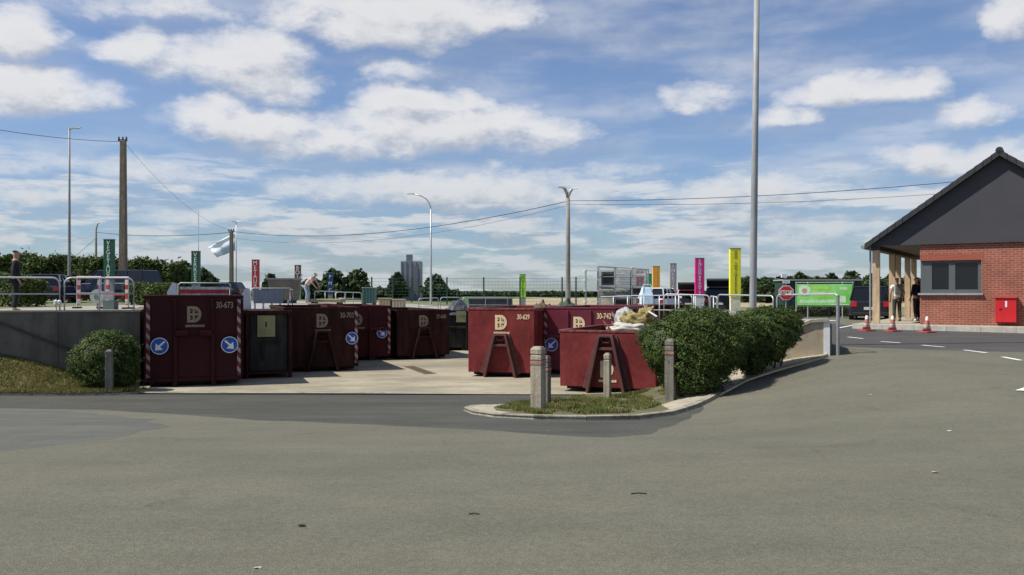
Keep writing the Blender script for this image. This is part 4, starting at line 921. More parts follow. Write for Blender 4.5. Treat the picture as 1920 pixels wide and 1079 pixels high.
# grey round notice on barrier
p = wpt(182, 580, 25.6); root = empty('round_notice_board', (p.x, p.y, U(p.x, p.y)), 0, 'grey round notice board on a box between the striped barriers', 'sign')
hz = Zt(556, 25.6)-U(p.x, p.y)
b = MB(); b.disc((0, hz), .21, -.02, .02, 20, 0); b.bx(.0, .5, -.019, .019, hz-.10, hz+.16, 1); b.disc((-.02, hz-.02), .07, -.026, -.021, 14, 2); b.build('board', [mat('grey_notice', (.40, .40, .38), .7), mat('pinkish_notice', (.36, .31, .31), .7), mat('green_dot', (.08, .22, .1), .7)], root)
MB().tube([(0, 0.03, -.05), (0, .03, hz)], .025, 8).build('post', galv_d, root); MB().bx(.22, .55, -.10, .2, -.02, hz-.12).build('cabinet', mat('teal_grey', (.13, .17, .16), .7), root)
def tip_gate(px0, px1, yt, yb, Y, zfloor, label, panel=None, rz=A20, red_top=True, flap=True):
    x = ((px0+px1)/2-960)/F*Y; w = (px1-px0)/F*Y/cos(rz); h = Zt(yt, Y)-zfloor
    root = empty('tipping_gate', (x, Y, zfloor), rz, label, 'gate', 'tipping gates over the containers')
    b = MB(); b.tube([(-w/2, 0, 0), (-w/2, 0, h-.08), (-w/2+.08, 0, h), (w/2-.08, 0, h), (w/2, 0, h-.08), (w/2, 0, 0)], .02, 8)
    b.tube([(-w/2, .9, 0), (-w/2, .9, h-.05), (-w/2, 0, h-.05)], .016, 8); b.tube([(w/2, .9, 0), (w/2, .9, h-.05), (w/2, 0, h-.05)], .016, 8); b.build('frame', galv, root, smooth=True)
    for i in range(5): xx = -w/2+w*(i+.5)/5; MB().bx(xx-.035, xx+.035, -.015, .015, .05, h*.55).build('white_slat', white, root)
    if red_top: MB().bx(-w/2+.06, w/2-.06, -.02, .02, h*.58, h*.86).build('striped_panel', barst, root)
    if panel: MB().bx(-w/2+.1, w/2-.35, -.02, .02, h*.42, h*.95).build('panel', panel, root)
    if flap:
        for s in ((-1,) if flap == 1 else (-1, 1)):
            X0 = s*(w/2+.02); b = MB(); b.prism([(X0, h*.12), (X0+s*.10, 0), (X0+s*.30, h*.28), (X0+s*.34, h*.66), (X0+s*.16, h*1.02), (X0+s*.02, h*.98)], -.16, -.12); b.build('side_flap', white, root)
    return root
tip_gate(340, 427, 531, 556, 30.5, .98, 'tipping gate with red striped board above container 30-673', None)
tip_gate(474, 545, 541, 572, 32.5, .80, 'tipping gate with grey panel above the blackened container', mat('gate_panel_grey', (.30, .31, .33), .5), red_top=False)

# grey-brown hopper
def hopper():
    Y = 41; x = (534-960)/F*Y; w = 58/F*Y; zb = U(x, Y); h = Zt(523, Y)-zb
    root = empty('hopper', (x, Y, zb), R(10), 'grey brown steel hopper with upturned corner posts beside the brown totem', 'hopper')
    b = MB(); vs = []
    for z, s in ((.15, .82), (h, 1.0)): vs += [(-w/2*s, -.7*s, z), (w/2*s, -.7*s, z), (w/2*s, .7*s, z), (-w/2*s, .7*s, z)]
    b.add(vs, [(3, 2, 1, 0), (0, 1, 5, 4), (1, 2, 6, 5), (2, 3, 7, 6), (3, 0, 4, 7)]); o = b.build('body', mat('hopper_steel', (.14, .125, .10), .7, .2, 2), root)
    sm = o.modifiers.new('thickness', 'SOLIDIFY'); sm.thickness = .04
    b = MB(); b.bx(-w/2-.03, w/2+.03, -.75, -.69, h-.05, h+.02); b.bx(-w/2-.03, w/2+.03, .69, .75, h-.05, h+.02)
    for s in (-1, 1): b.bx(s*w/2-.03, s*w/2+.03, -.69, .69, h-.05, h+.018)
    b.build('rim', galv_d, root)
    for s in (-1, 1): MB().beam((s*w/2, -.72, h+.02), (s*(w/2+.12), -.72, h+.2), .05, .05).build('lug', galv, root)
    MB().bx(-w/2*.7, w/2*.7, -.5, .5, -.05, .15).build('base', blackp, root)
hopper()
def simple_bin(px0, px1, yt, Y, hgt, dep, m, name, label, cat, rz=0, lid=None):
    x = ((px0+px1)/2-960)/F*Y; w = (px1-px0)/F*Y; zb = U(x, Y); h = Zt(yt, Y)-zb if hgt is None else hgt
    root = empty(name, (x, Y, zb), rz, label, cat)
    MB().bx(-w/2, w/2, -dep/2, dep/2, .06, h).build('body', m, root, bevel=.02)
    MB().bx(-w/2-.03, w/2+.03, -dep/2-.03, dep/2+.03, h+.001, h+.05).build('lid', lid or m, root, bevel=.01)
    b = MB()
    for i in range(4): xx = -w/2+w*(i+.5)/4; b.bx(xx-.03, xx+.03, -dep/2-.03, -dep/2, .08, h-.06)
    b.build('rib', m, root)
    b = MB()
    for s in (-1, 1): b.bx(s*w*.4-.06, s*w*.4+.06, -dep*.4, dep*.4, -.05, .059)
    b.build('foot', blackp, root)
    return root
beige = mat('beige_panel', (.42, .34, .20), .8, .1, 2)
simple_bin(584, 643, 563, 41.5, None, 1.2, beige, 'bin', 'low beige bin behind container 30-703', 'bin')
simple_bin(681, 704, 541, 47, None, .8, mat('cabinet_green', (.06, .13, .11), .6, .1, 2), 'cabinet', 'grey green upright cabinet on the far quay', 'cabinet', lid=galv_d)
simple_bin(712, 734, 561, 43.5, None, .8, beige, 'crate', 'left beige crate on the far quay below the silo', 'crate')
simple_bin(737, 759, 563, 43.5, None, .8, mat('sandy_panel', (.46, .40, .28), .8, .1, 2), 'crate', 'right sandy crate on the far quay below the silo', 'crate')
simple_bin(1160, 1290, 574, 32.6, None, 1.6, dkmar, 'low_container', 'long low dark maroon container behind the pale railing', 'container')
simple_bin(880, 960, 562, 45.5, None, 1.5, mat('dark_grey_bin', (.05, .052, .055), .7, .2, 2), 'bin', 'wide dark grey bin behind container 30-629', 'bin')
# heap of dark waste in the far black container
def heap(name, px0, px1, yt, yb, Y, m, label, n=1, seed=1, dep=1.2, rough=.35):
    x = ((px0+px1)/2-960)/F*Y; w = (px1-px0)/F*Y; zb = Zt(yb, Y); h = Zt(yt, Y)-zb
    b = MB(); nu, nv = 22, 14; V = {}
    for i in range(nu+1):
        for j in range(nv+1):
            u = i/nu; v = j/nv; a = (sin(pi*u)**.5)*(sin(pi*v)**.5) if 0 < u < 1 and 0 < v < 1 else 0
            z = h*a*(1+rough*noise.noise(Vector((u*5, v*4, seed))))+rough*.3*h*noise.noise(Vector((u*13, v*11, seed+4)))*a
            V[i, j] = len(b.v); b.v.append(((u-.5)*w, (v-.5)*dep, max(z, -.02)))
    for i in range(nu):
        for j in range(nv): b.f.append((V[i, j], V[i+1, j], V[i+1, j+1], V[i, j+1])); b.m.append(0)
    b.f.append(tuple([V[i, 0] for i in range(nu, -1, -1)]+[V[0, j] for j in range(1, nv+1)]+[V[i, nv] for i in range(1, nu+1)]+[V[nu, j] for j in range(nv-1, 0, -1)])); b.m.append(0)
    o = b.build(name, m, loc=(x, Y, zb)); return tag(o, label, 'waste')
tarp = mat('dark_tarpaulin', (.045, .045, .05), .5, .3, 3)
heap('tarpaulin', 838, 880, 563, 590, 38.2, tarp, 'crumpled dark tarpaulin bulging out of the far black container', seed=2, dep=2.5)
heap('brushwood', 1000, 1035, 568, 582, 29.4, mat('brushwood_brown', (.09, .065, .04), .9, .3, 8), 'brown brushwood poking over container 30-629', seed=5, dep=1.0, rough=.8)
heap('garden_waste', 1040, 1085, 566, 584, 30.2, mat('dull_green_waste', (.05, .075, .06), .9, .4, 6), 'dull green waste heaped in container 30-742', seed=8, dep=1.2, rough=.7)
# heap in the low container (R3): bundle, sheets, insulation, laths
foam = mat('white_foam', (.46, .44, .38), .8, .12, 5); ins = mat('yellow_insulation', (.30, .235, .095), .95, .25, 9, bump=.6, bscale=30)
# local frame for c8
def blob(name, px, py, Y, r, m, label, seed, sc=(1, 1, 1), rz=0, rough=.25):
    import bmesh
    bm = bmesh.new(); bmesh.ops.create_icosphere(bm, subdivisions=4, radius=1)
    for v in bm.verts:
        k = 1+rough*noise.noise(v.co*1.8+Vector((seed, 0, 0)))+rough*.5*noise.noise(v.co*5+Vector((0, seed, 0)))+rough*.2*noise.noise(v.co*12)
        v.co = Vector((v.co.x*sc[0], v.co.y*sc[1], v.co.z*sc[2]))*r*k
    me = bpy.data.meshes.new(name); bm.to_mesh(me); bm.free(); me.materials.append(m)
    for p_ in me.polygons: p_.use_smooth = True
    o = linkme(name, me, None, wpt(px, py, Y)); o.rotation_euler = (0, rz, 0); return tag(o, label, 'waste')
blob('foam_sheet', 1185, 618, 23.6, .42, foam, 'rumpled off-white foam sheet lying over the low container rim', 2, (1.5, .8, .42), .05, .35)
blob('plastic_bundle', 1172, 604, 24.0, .36, mat('grey_white_film', (.38, .37, .34), .5, .15, 4), 'grey white plastic bundle at the left of the waste heap', 7, (.7, .8, 1.1), 0, .35)
blob('insulation_roll', 1189, 602, 23.75, .30, ins, 'yellowish insulation bulging from the plastic bundle', 5, (1.15, .7, .75), .2, .45)
blob('insulation_roll', 1212, 592, 24.2, .26, ins, 'smaller yellow brown insulation tuft on top of the waste heap', 11, (.8, .7, 1.0), .4, .6)
b = MB(); b.beam(wpt(1216, 584, 23.9), wpt(1232, 594, 23.7), .05, .03); tag(b.build('lath', white), 'short white lath sticking out of the waste heap', 'waste')
b = MB(); b.beam(wpt(1130, 601, 23.6), wpt(1148, 622, 22.6), .03, .03); tag(b.build('lath', rimm), 'thin reddish bar leaning on the low container', 'waste')

# ------------------------------------------------------------------ mesh cages
def cages():
    Y = 58; x0 = (1122-960)/F*Y; x1 = (1214-960)/F*Y; zb = U(x0, Y); h = Zt(500, Y)-zb
    root = empty('mesh_cage', ((x0+x1)/2, Y, zb), R(-3), 'tall stack of wire mesh cages behind the pale railings', 'cage'); w = x1-x0
    b = MB(); h2 = Zt(506, Y)-zb
    for i in range(4):
        xx = -w/2+w*i/3; hh = h+(h2-h)*i/3
        for yy in (-.6, .6): b.tube([(xx, yy, 0), (xx, yy, hh)], .035, 6)
        b.tube([(xx, -.6, hh), (xx, .6, hh)], .03, 6)
    for k in range(4):
        z = h*(.28+.24*k)
        for yy in (-.6, .6): b.tube([(-w/2, yy, z), (w/2, yy, z if k < 3 else h2)], .03, 6)
    b.build('frame', galv_d, root)
    b = MB()
    for i in range(48): xx = -w/2+w*i/47; b.tube([(xx, .58, .1), (xx, .58, h2)], .018, 4, cap=False)
    for k in range(26): z = .1+(h2-.15)*k/25; b.tube([(-w/2, .58, z), (w/2, .58, z)], .018, 4, cap=False)
    b.build('mesh', galv, root)
    b = MB()
    for z, a, c in ((h*.92, .34, .62), (h*.80, .34, .5), (h*.78, .66, .93), (h*.52, .02, .62), (h*.50, .7, .95), (h*.3, .34, .62), (h*.93, .66, .8)): b.bx(-w/2+w*a, -w/2+w*c, -.5, .5, z, z+.14)
    b.build('white_shelf', white, root)
    for (a, z, ww_, hh, m, lb) in ((.18, h*.48, .8, 1.15, mat('dark_crate', (.07, .085, .09), .7, .2, 4), 'dark appliance stacked high in the mesh cage'), (.8, h*.30, .9, .7, mat('grey_crate', (.16, .16, .165), .7, .2, 4), 'grey appliance low in the mesh cage'), (.5, h*.02, 1.3, .7, MATS['grey_crate'], 'grey crate at the bottom of the mesh cage')):
        r2 = empty('appliance', ((x0+x1)/2-w/2+w*a, Y, zb+z+.03), 0, lb, 'appliance'); MB().bx(-ww_/2, ww_/2, -.4, .4, 0, hh).build('body', m, r2, bevel=.03); MB().bx(-ww_/2+.08, ww_/2-.08, -.415, -.401, hh*.3, hh*.85).build('door', blackp, r2)
    x0 = (1097-960)/F*Y; x1 = (1120-960)/F*Y; h = Zt(507, Y)-zb; w = x1-x0
    root = empty('roll_cage', ((x0+x1)/2, Y-.5, zb), 0, 'narrow open shelf cage at the left of the tall mesh cages', 'cage'); b = MB()
    for xx in (-w/2, w/2):
        for yy in (-.4, .4): b.tube([(xx, yy, 0), (xx, yy, h)], .025, 6)
    b.build('frame', galv_d, root); b = MB()
    for k, z in enumerate((h*.2, h*.47, h*.74, h*.97)): b.bx(-w/2-.12, w/2+.05, -.4, .4, z, z+.07)
    b.build('shelf', white, root)
cages()

# ------------------------------------------------------------------ wire fence, silo
def meshfence(px0, px1, Y, yt, posts, label):
    x0 = (px0-960)/F*Y; x1 = (px1-960)/F*Y; zb = U((x0+x1)/2, Y); h = Zt(yt, Y)-zb; gm = mat('fence_green', (.03, .075, .06), .6) if 'fence_green' not in MATS else MATS['fence_green']
    root = empty('wire_fence', (x0, Y, zb), 0, label, 'fence')
    for p_ in posts: xx = (p_-960)/F*Y-x0; MB().bx(xx-.05, xx+.05, -.05, .05, -.1, h).build('post', gm, root)
    b = MB(); L = x1-x0
    for k in range(10): b.tube([(0, 0, .1+(h-.2)*k/9), (L, 0, .1+(h-.2)*k/9)], .008, 4, cap=False)
    k = int(L/.25)
    for i in range(k): b.tube([(i*.25, 0, .05), (i*.25, 0, h-.05)], .004, 3, cap=False)
    b.build('wire_mesh', gm, root)
meshfence(690, 1090, 62, 520, [697, 736, 772, 838, 907, 975, 1054, 1080], 'green wire mesh fence with dark posts across the middle distance')
Y = 120; x = (772.5-960)/F*Y; zb = U(x, Y); w = 36/F*Y; h = Zt(491, Y)-zb; root = empty('silo', (x, Y, zb), 0, 'grey square silo tower with a small block on its roof', 'silo')
sm_ = mat('silo_steel', (.26, .27, .29), .6, .08, .5); b = MB(); b.bx(-w/2, w/2, -1.3, 1.3, -.2, h); 
for i in range(5): xx = -w/2+w*i/4; b.bx(xx-.06, xx+.06, -1.36, -1.3, 0, h)
b.build('tower', sm_, root); b = MB(); b.bx(-w*.28, w*.02, -.5, .5, h, h+13/F*Y); b.build('roof_block', mat('silo_dark_steel', (.17, .18, .20), .6), root)
MB().bx(w*.18, w*.36, -1.42, -1.37, 0, h*.9).build('ladder_duct', MATS['silo_dark_steel'], root)

# ------------------------------------------------------------------ cars
def carmat(n, c): return mat(n, c, .28, .03, 2, metal=.2, spec=.6)
def car(loc, rz, m, label, L=4.3, W=1.78, H=1.5, style='estate', tailgate=False, cat='car', hood=.95, roofm=None):
    """x forward; origin at ground centre"""
    root = empty('parked_car', loc, rz, label, cat, 'cars standing on the quay'); hl = L/2; hw = W/2; belt = H*.60
    st = {'estate': (.27, .44, .96, .99), 'suv': (.26, .40, .95, .985), 'hatch': (.25, .44, .90, .97), 'van': (.16, .30, .98, .995)}[style]
    # body loft: x, half-width, z bottom, z belt
    secs = [(-hl, .80, .42, belt*.92), (-hl+.08, .94, .28, belt), (-hl+.5, 1, .22, belt), (0, 1, .20, belt), (hl-1.25*L/4.3, 1, .22, belt*.98), (hl-.35, .93, .24, belt*.80), (hl-.05, .84, .30, belt*.66), (hl, .76, .38, belt*.58)]
    b = MB(); o = 0
    for x, k, z0, z1 in secs:
        y = hw*k; b.v += [(x, -y*.9, z0), (x, -y, z0+.1), (x, -y, (z0+z1)/2+.05), (x, -y*.93, z1), (x, y*.93, z1), (x, y, (z0+z1)/2+.05), (x, y, z0+.1), (x, y*.9, z0)]
    for i in range(len(secs)-1):
        for k in range(8): a = i*8+k; c = i*8+(k+1) % 8; b.f.append((a, a+8, c+8, c)); b.m.append(0)
    b.f.append((0, 1, 2, 3, 4, 5, 6, 7)); b.m.append(0); e_ = (len(secs)-1)*8; b.f.append(tuple(e_+k for k in range(7, -1, -1))); b.m.append(0)
    body = b.build('body', m, root, smooth=False, bevel=.03)
    xf = hl-st[0]*L; xr0 = hl-st[1]*L; xr1 = -hl+(1-st[2])*L; xb = -hl+(1-st[3])*L
    tw = hw*.74; bw = hw*.92; b = MB()
    P = [(xf, -bw, belt-.01), (xf, bw, belt-.01), (xb, bw, belt-.01), (xb, -bw, belt-.01), (xr0, -tw, H-.04), (xr0, tw, H-.04), (xr1, tw, H-.04), (xr1, -tw, H-.04)]
    b.add(P, [(0, 1, 5, 4), (1, 2, 6, 5), (2, 3, 7, 6), (3, 0, 4, 7)]); b.build('windows', glass, root)
    b = MB(); b.add([(xr0+.05, -tw-.01, H-.05), (xr0+.05, tw+.01, H-.05), (xr1-.05, tw+.01, H-.05), (xr1-.05, -tw-.01, H-.05), (xr0-.08, -tw*.88, H), (xr0-.08, tw*.88, H), (xr1+.05, tw*.88, H), (xr1+.05, -tw*.88, H)],
        [(3, 2, 1, 0), (4, 5, 6, 7), (0, 1, 5, 4), (1, 2, 6, 5), (2, 3, 7, 6), (3, 0, 4, 7)]); b.build('roof', roofm or m, root, bevel=.02)
    for s in (-1, 1):
        for (xa, xc) in ((xf, xr0), (xb, xr1), ((xf+xb)/2+.15, (xr0+xr1)/2+.15), (xb+L*.2, xr1+L*.17)):
            MB().beam((xa, s*(bw+.005), belt), (xc, s*(tw+.005), H-.04), .06, .05).build('pillar', m, root)
    for sx in (-1, 1):
        for sy in (-1, 1):
            cx = sx*L*.31; w_ = MB(); pts = [(cx+.33*cos(a), .33+.33*sin(a)) for a in [2*pi*k/20 for k in range(20)]]; w_.prism(pts, sy*(hw-.12)-.1, sy*(hw-.12)+.1)
            t_ = w_.build('tyre', rubber, root); r_ = MB(); r_.prism([(cx+.2*cos(a), .33+.2*sin(a)) for a in [2*pi*k/16 for k in range(16)]], *sorted((sy*(hw-.02)-.005, sy*(hw-.02)+.012))); r_.build('rim', alloy, t_)
    for s in (-1, 1):
        MB().bx(-hl-.015, -hl+.1, min(s*hw*.62, s*hw*.90), max(s*hw*.62, s*hw*.90), belt*.70, belt*.94).build('tail_light', tail, root)
        MB().bx(hl-.14, hl-.0, min(s*hw*.50, s*hw*.82), max(s*hw*.50, s*hw*.82), belt*.50, belt*.64).build('headlight', headl, root)
        MB().box((xf-.12, s*(hw+.08), belt+.06), (.10, .16, .12)).build('mirror', m, root, bevel=.02)
    MB().bx(-hl-.03, -hl-.005, -.26, .26, belt*.55, belt*.68).build('number_plate', mat('plate_white', (.6, .6, .58), .5) if 'plate_white' not in MATS else MATS['plate_white'], root)
    MB().bx(-hl-.05, -hl+.1, -hw*.85, hw*.85, .26, .42).build('bumper', blackp, root, bevel=.02)
    if tailgate:
        # raised rear door, hinged at the roof edge
        a = Vector((xr1, 0, H)); 
        tg = MB(); d = Vector((-1, 0, .62)).normalized(); Lg = 1.2
        A = [a-Vector((0, hw*.80, 0)), a+Vector((0, hw*.80, 0))]; 
        tg.add([A[0], A[1], A[1]+d*Lg*.7, A[0]+d*Lg*.7, A[1]*1+d*Lg+Vector((0, -.15, -.28)), A[0]+d*Lg+Vector((0, .15, -.28))]+[v+Vector((0, 0, .06)) for v in (A[0], A[1], A[1]+d*Lg*.7, A[0]+d*Lg*.7, A[1]+d*Lg+Vector((0, -.15, -.28)), A[0]+d*Lg+Vector((0, .15, -.28)))],
            [(3, 2, 1, 0), (5, 4, 2, 3), (6, 7, 8, 9), (9, 8, 10, 11), (0, 1, 7, 6), (1, 2, 8, 7), (2, 4, 10, 8), (4, 5, 11, 10), (5, 3, 9, 11), (3, 0, 6, 9)])
        tg.build('tailgate', m if tailgate is True else tailgate, root)
        MB().bx(-hl-.02, -hl+.02, -hw*.7, hw*.7, belt*.5, belt+.0).build('boot_opening', blackp, root)
    return root
Yc = 46
car(((208-960)/F*Yc, Yc, U(-21, Yc)), R(180-12), carmat('navy_paint', (.012, .018, .036)), 'dark navy estate car behind the striped barriers on the left', L=5.2, W=1.9, H=1.72, style='estate')
car(((1292-960)/F*58, 58, U(12, 58)), R(78), carmat('car_red', (.32, .02, .03)), 'red car with a raised dark tailgate left of the magenta totem', L=4.0, H=1.45, style='hatch', tailgate=blackp)
car(((1348-960)/F*54, 54, U(12, 54)), R(76), carmat('car_black', (.015, .015, .018)), 'black car with raised tailgate between magenta and yellow totems', L=4.4, H=1.62, style='suv', tailgate=True)
car(((1240-960)/F*50, 50, U(9, 50)), R(60), carmat('car_white', (.78, .79, .80)), 'white hatchback parked below the orange totem', L=3.6, W=1.65, H=1.55, style='hatch')
car(((1630-960)/F*41, 41, .30), R(68), carmat('car_dark', (.016, .018, .028)), 'dark people carrier seen from behind beside the brick building', L=4.3, W=1.82, H=1.62, style='suv')
car(((97-960)/F*43, 43, U(-23, 43)), R(104), MATS['navy_paint'], 'dark navy hatchback behind the left railing before the tall hedge', L=3.9, W=1.75, H=1.42, style='hatch')
car(((410-960)/F*70, 70, U(-20, 70)), R(175), MATS['car_dark'], 'dark car far behind the first tipping gate', L=4.2, W=1.75, H=1.45, style='hatch')
p = wpt(1212, 545, 48.2); root = empty('blue_bag', (p.x, p.y, U(p.x, p.y)), 0, 'pale blue and white big bag in front of the white hatchback', 'bag')
b = MB(); hh = Zt(539, 48.6)-U(p.x, p.y); vs = []
for z, s in ((0, .9), (.2, 1), (hh*.7, 1.05), (hh, .7)): vs += [(-.34*s, -.3*s, z), (.34*s, -.3*s, z), (.34*s, .3*s, z), (-.34*s, .3*s, z)]
b.add(vs, [(3, 2, 1, 0), (12, 13, 14, 15)]+[(i*4+k, i*4+(k+1) % 4, i*4+4+(k+1) % 4, i*4+4+k) for i in range(3) for k in range(4)]); b.build('sack', mat('pale_blue_fabric', (.55, .72, .86), .7, .2, 3), root, bevel=.05)
b = MB(); b.tube([(-.3, -.3, hh*.9), (-.2, -.2, hh+.15), (.2, -.2, hh+.15), (.3, -.3, hh*.9)], .02, 6); b.build('handle', white, root)

# ------------------------------------------------------------------ right background: stop sign, banner, shed, fence
Y = 36; x = (1474-960)/F*Y; zb = U(x, Y); zc_ = Zt(549.5, Y)-zb
root = empty('stop_sign', (x, Y, zb), R(-4), 'red octagonal STOP sign with a small white plate above it', 'sign')
MB().tube([(0, .03, -.1), (0, .03, zc_+.52)], .03, 8).build('post', galv_d, root)
o8 = lambda r: [(r*cos(pi/8+k*pi/4), zc_+r*sin(pi/8+k*pi/4)) for k in range(8)]
b = MB(); b.prism(o8(.335), -.012, 0, 0); b.prism(o8(.30), -.018, -.012, 1); b.build('octagon', [white, red], root)
text('lettering', 'STOP', .25, white, root, (0, -.022, zc_), xs=.86, bold=.008)
b = MB(); b.bx(-.15, .15, -.012, 0, zc_+.40, zc_+.53); b.build('upper_plate', white, root)
b = MB(); b.bx(-.1, .1, -.014, -.0125, zc_+.45, zc_+.475); b.build('plate_mark', blackp, root)
Y = 62; x = (1470-960)/F*Y; zb = U(x, Y); root = empty('camera_mast', (x, Y, zb), 0, 'slim mast with a white box far behind the stop sign', 'mast')
MB().tube([(0, 0, 0), (0, 0, Zt(520, Y)-zb)], .05, 8).build('pole', galv_d, root); MB().bx(-.2, .2, -.1, .1, Zt(521, Y)-zb, Zt(514, Y)-zb).build('box', white, root)
Y = 60; x = (1532-960)/F*Y; zb = U(x, Y); w = 140/F*Y; root = empty('storage_shed', (x, Y, zb), R(-2), 'flat roofed dark green shed behind the green banner', 'shed')
h = Zt(527, Y)-zb; MB().bx(-w/2, w/2, -1.2, 1.2, -.1, h).build('wall', mat('shed_green', (.012, .04, .026), .7, .2, 1), root)
MB().bx(-w/2-.1, w/2+.1, -1.3, 1.3, h, h+.09).build('roof', mat('pale_trim', (.3, .33, .32), .6), root)
b = MB()
for i in range(9): xx = -w/2+w*(i+.5)/9; b.bx(xx-.03, xx+.03, -1.24, -1.2, 0, h-.02)
b.build('cladding_rib', MATS['shed_green'], root)
Y = 41.5; x = (1545.5-960)/F*Y; zb = U(x, Y); w = 97/F*Y; zt_ = Zt(533, Y)-zb; zb_ = Zt(573, Y)-zb
root = empty('banner', (x, Y, zb), R(-16), 'bright green banner with yellow and white print stretched on a white frame', 'banner')
MB().bx(-w/2, w/2, -.01, .01, zb_, zt_).build('sheet', mat('banner_green', (.20, .70, .08), .6, .15, 1.5, c2=(.34, .82, .26)), root)
b = MB(); ye = mat('banner_yellow', (.55, .72, .08), .6); wh = mat('banner_white', (.62, .82, .58), .6); rnd = random.Random(5)
b.disc((-w*.36, zt_-.30), .27, -.014, -.011, 20, 1); b.disc((-w*.36, zt_-.33), .12, -.018, -.0142, 16, 2)
def marks(x0, x1, z, hh, mi):
    xx = x0
    while xx < x1: ww_ = .03+.05*rnd.random(); b.bx(xx, min(xx+ww_, x1), -.014, -.011, z, z+hh*(.8+.2*rnd.random()), mi); xx += ww_+.018
marks(-w*.24, w*.10, zt_-.26, .13, 0); marks(-w*.24, w*.22, zt_-.46, .07, 1); marks(-w*.22, w*.15, zt_-.62, .06, 0); marks(-w*.44, w*.20, zb_+.12, .16, 1); marks(-w*.44, -w*.3, zb_+.34, .04, 1)
b.bx(w*.27, w*.39, -.014, -.011, zb_+.14, zb_+.46, 1); marks(w*.28, w*.42, zt_-.28, .14, 1); b.bx(w*.12, w*.46, -.014, -.011, zb_+.02, zb_+.06, 1)
b.build('print', [ye, wh, mat('banner_pink', (.6, .32, .25), .6)], root)
b = MB(); b.tube([(-w/2-.06, .03, zt_+.08), (w/2+.1, .03, zt_+.08)], .022, 6); b.tube([(-w/2-.04, .03, zb_-.05), (w/2+.04, .03, zb_-.05)], .018, 6)
for xx in (-w/2-.04, -w*.30, w*.33, w/2+.04): b.tube([(xx, .03, 0), (xx, .03, zt_+.12)], .025, 6)
b.build('frame', galv, root)
Y = 43; x0 = (1452-960)/F*Y; x1 = (1606-960)/F*Y; zb = U(x0, Y); root = empty('bar_fence', (x0, Y, zb), 0, 'low black bar fence under the green banner', 'fence'); b = MB(); L = x1-x0; h = 1.0
k = int(L/.11)
for i in range(k+1): b.bx(i*.11-.012, i*.11+.012, -.012, .012, .05, h)
b.build('bar', blackp, root); b = MB(); b.bx(-.02, L, -.02, .02, .02, .05); b.bx(-.02, L, -.02, .02, h, h+.04); b.build('rail', blackp, root)
for i in range(4): MB().bx(L*i/3-.035, L*i/3+.035, -.035, .035, -.05, h+.1).build('post', blackp, root)
hedge(1440, 1600, 574, 575, 46, 1.2, 'low ragged hedge behind the black bar fence', 9000, .12, seed=22, m=leaf2)

# ------------------------------------------------------------------ brick building with porch
BA = R(-33); BO = Vector((12.9, 30.5, .52))
bd = empty('brick_building', BO, BA, 'red brick site office with dark gable and open timber porch', 'building')
# local frame: x along the gable (to the right), y into the building
clad = mat('dark_cladding', (.058, .058, .063), .7, .06, 1.2, spec=.3); tilem = mat('roof_tile', (.032, .033, .037), .7, .15, 4); frame_m = mat('grey_window_frame', (.10, .11, .11), .5, .05, 2)
soff = mat('dark_soffit', (.13, .115, .10), .8, .1, 2)
EZ = 3.28-.52; RZ = 6.10-.52; XE = 3.95*2; XR = 3.95; BD = 10.5
bx0 = 1.53; by0 = 0.0
# brick front with a window opening
wx0, wx1, wz0, wz1 = 1.62, 3.40, 1.08, 2.20
b = MB(); th = .3; 
b.bx(bx0, XE-.2, by0, by0+th, 0, wz0-.04); b.bx(bx0, XE-.2, by0, by0+th, wz1, EZ); b.bx(wx1, XE-.2, by0, by0+th, wz0-.04, wz1)
b.bx(bx0, bx0+th, by0+th, BD, 0, wz0-.04); b.bx(bx0, bx0+th, by0+th, BD, wz1, EZ); b.bx(bx0, bx0+th, by0+1.3, BD, wz0-.04, wz1); b.bx(XE-.2-th, XE-.2, by0+th, BD, 0, EZ); b.bx(bx0+th, XE-.2-th, BD-th, BD, 0, EZ)
b.build('wall', brick, bd)
# soldier course above the window
b = MB(); sold = mat('soldier_brick', (.33, .088, .052), .9, .15, 20)
k = int((wx1+.1-bx0)/.075)
for i in range(k): b.bx(bx0+i*.075+.007, bx0+(i+1)*.075-.007, by0-.003, by0+.02, wz1, wz1+.21)
b.build('lintel_course', sold, bd)
win = MB(); fy = by0+.08
win.bx(wx0-.08, wx0+.28, fy, fy+.06, wz0, wz1); win.bx(wx1-.10, wx1, fy, fy+.06, wz0, wz1); win.bx(wx0+.28, wx1-.10, fy, fy+.06, wz1-.08, wz1); win.bx(wx0+.28, wx1-.10, fy, fy+.06, wz0, wz0+.12)
win.bx(2.42, 2.62, fy, fy+.06, wz0+.12, wz1-.08); wf = win.build('window', frame_m, bd, bevel=.006)
for a, c in ((wx0+.28, 2.42), (2.62, wx1-.10)): MB().bx(a, c, fy+.03, fy+.04, wz0+.12, wz1-.08).build('pane', glass, wf)
MB().bx(bx0-.03, wx1+.06, by0-.09, by0+.10, wz0-.07, wz0-.002).build('sill', mat('stone_sill', (.30, .31, .31), .8), wf, bevel=.006)
win = MB(); win.bx(bx0+.02, bx0+.08, fy+.1, 1.3, wz0, wz0+.1); win.bx(bx0+.02, bx0+.08, fy+.1, 1.3, wz1-.08, wz1); win.bx(bx0+.02, bx0+.08, fy+.07, fy+.2, wz0+.1, wz1-.08); win.bx(bx0+.02, bx0+.08, 1.2, 1.3, wz0+.1, wz1-.08)
wf2 = win.build('window', frame_m, bd); MB().bx(bx0+.04, bx0+.05, fy+.2, 1.2, wz0+.1, wz1-.08).build('pane', glass, wf2)
MB().bx(bx0-.08, bx0+.1, .11, 1.35, wz0-.068, wz0-.003).build('sill', MATS['stone_sill'], wf2)
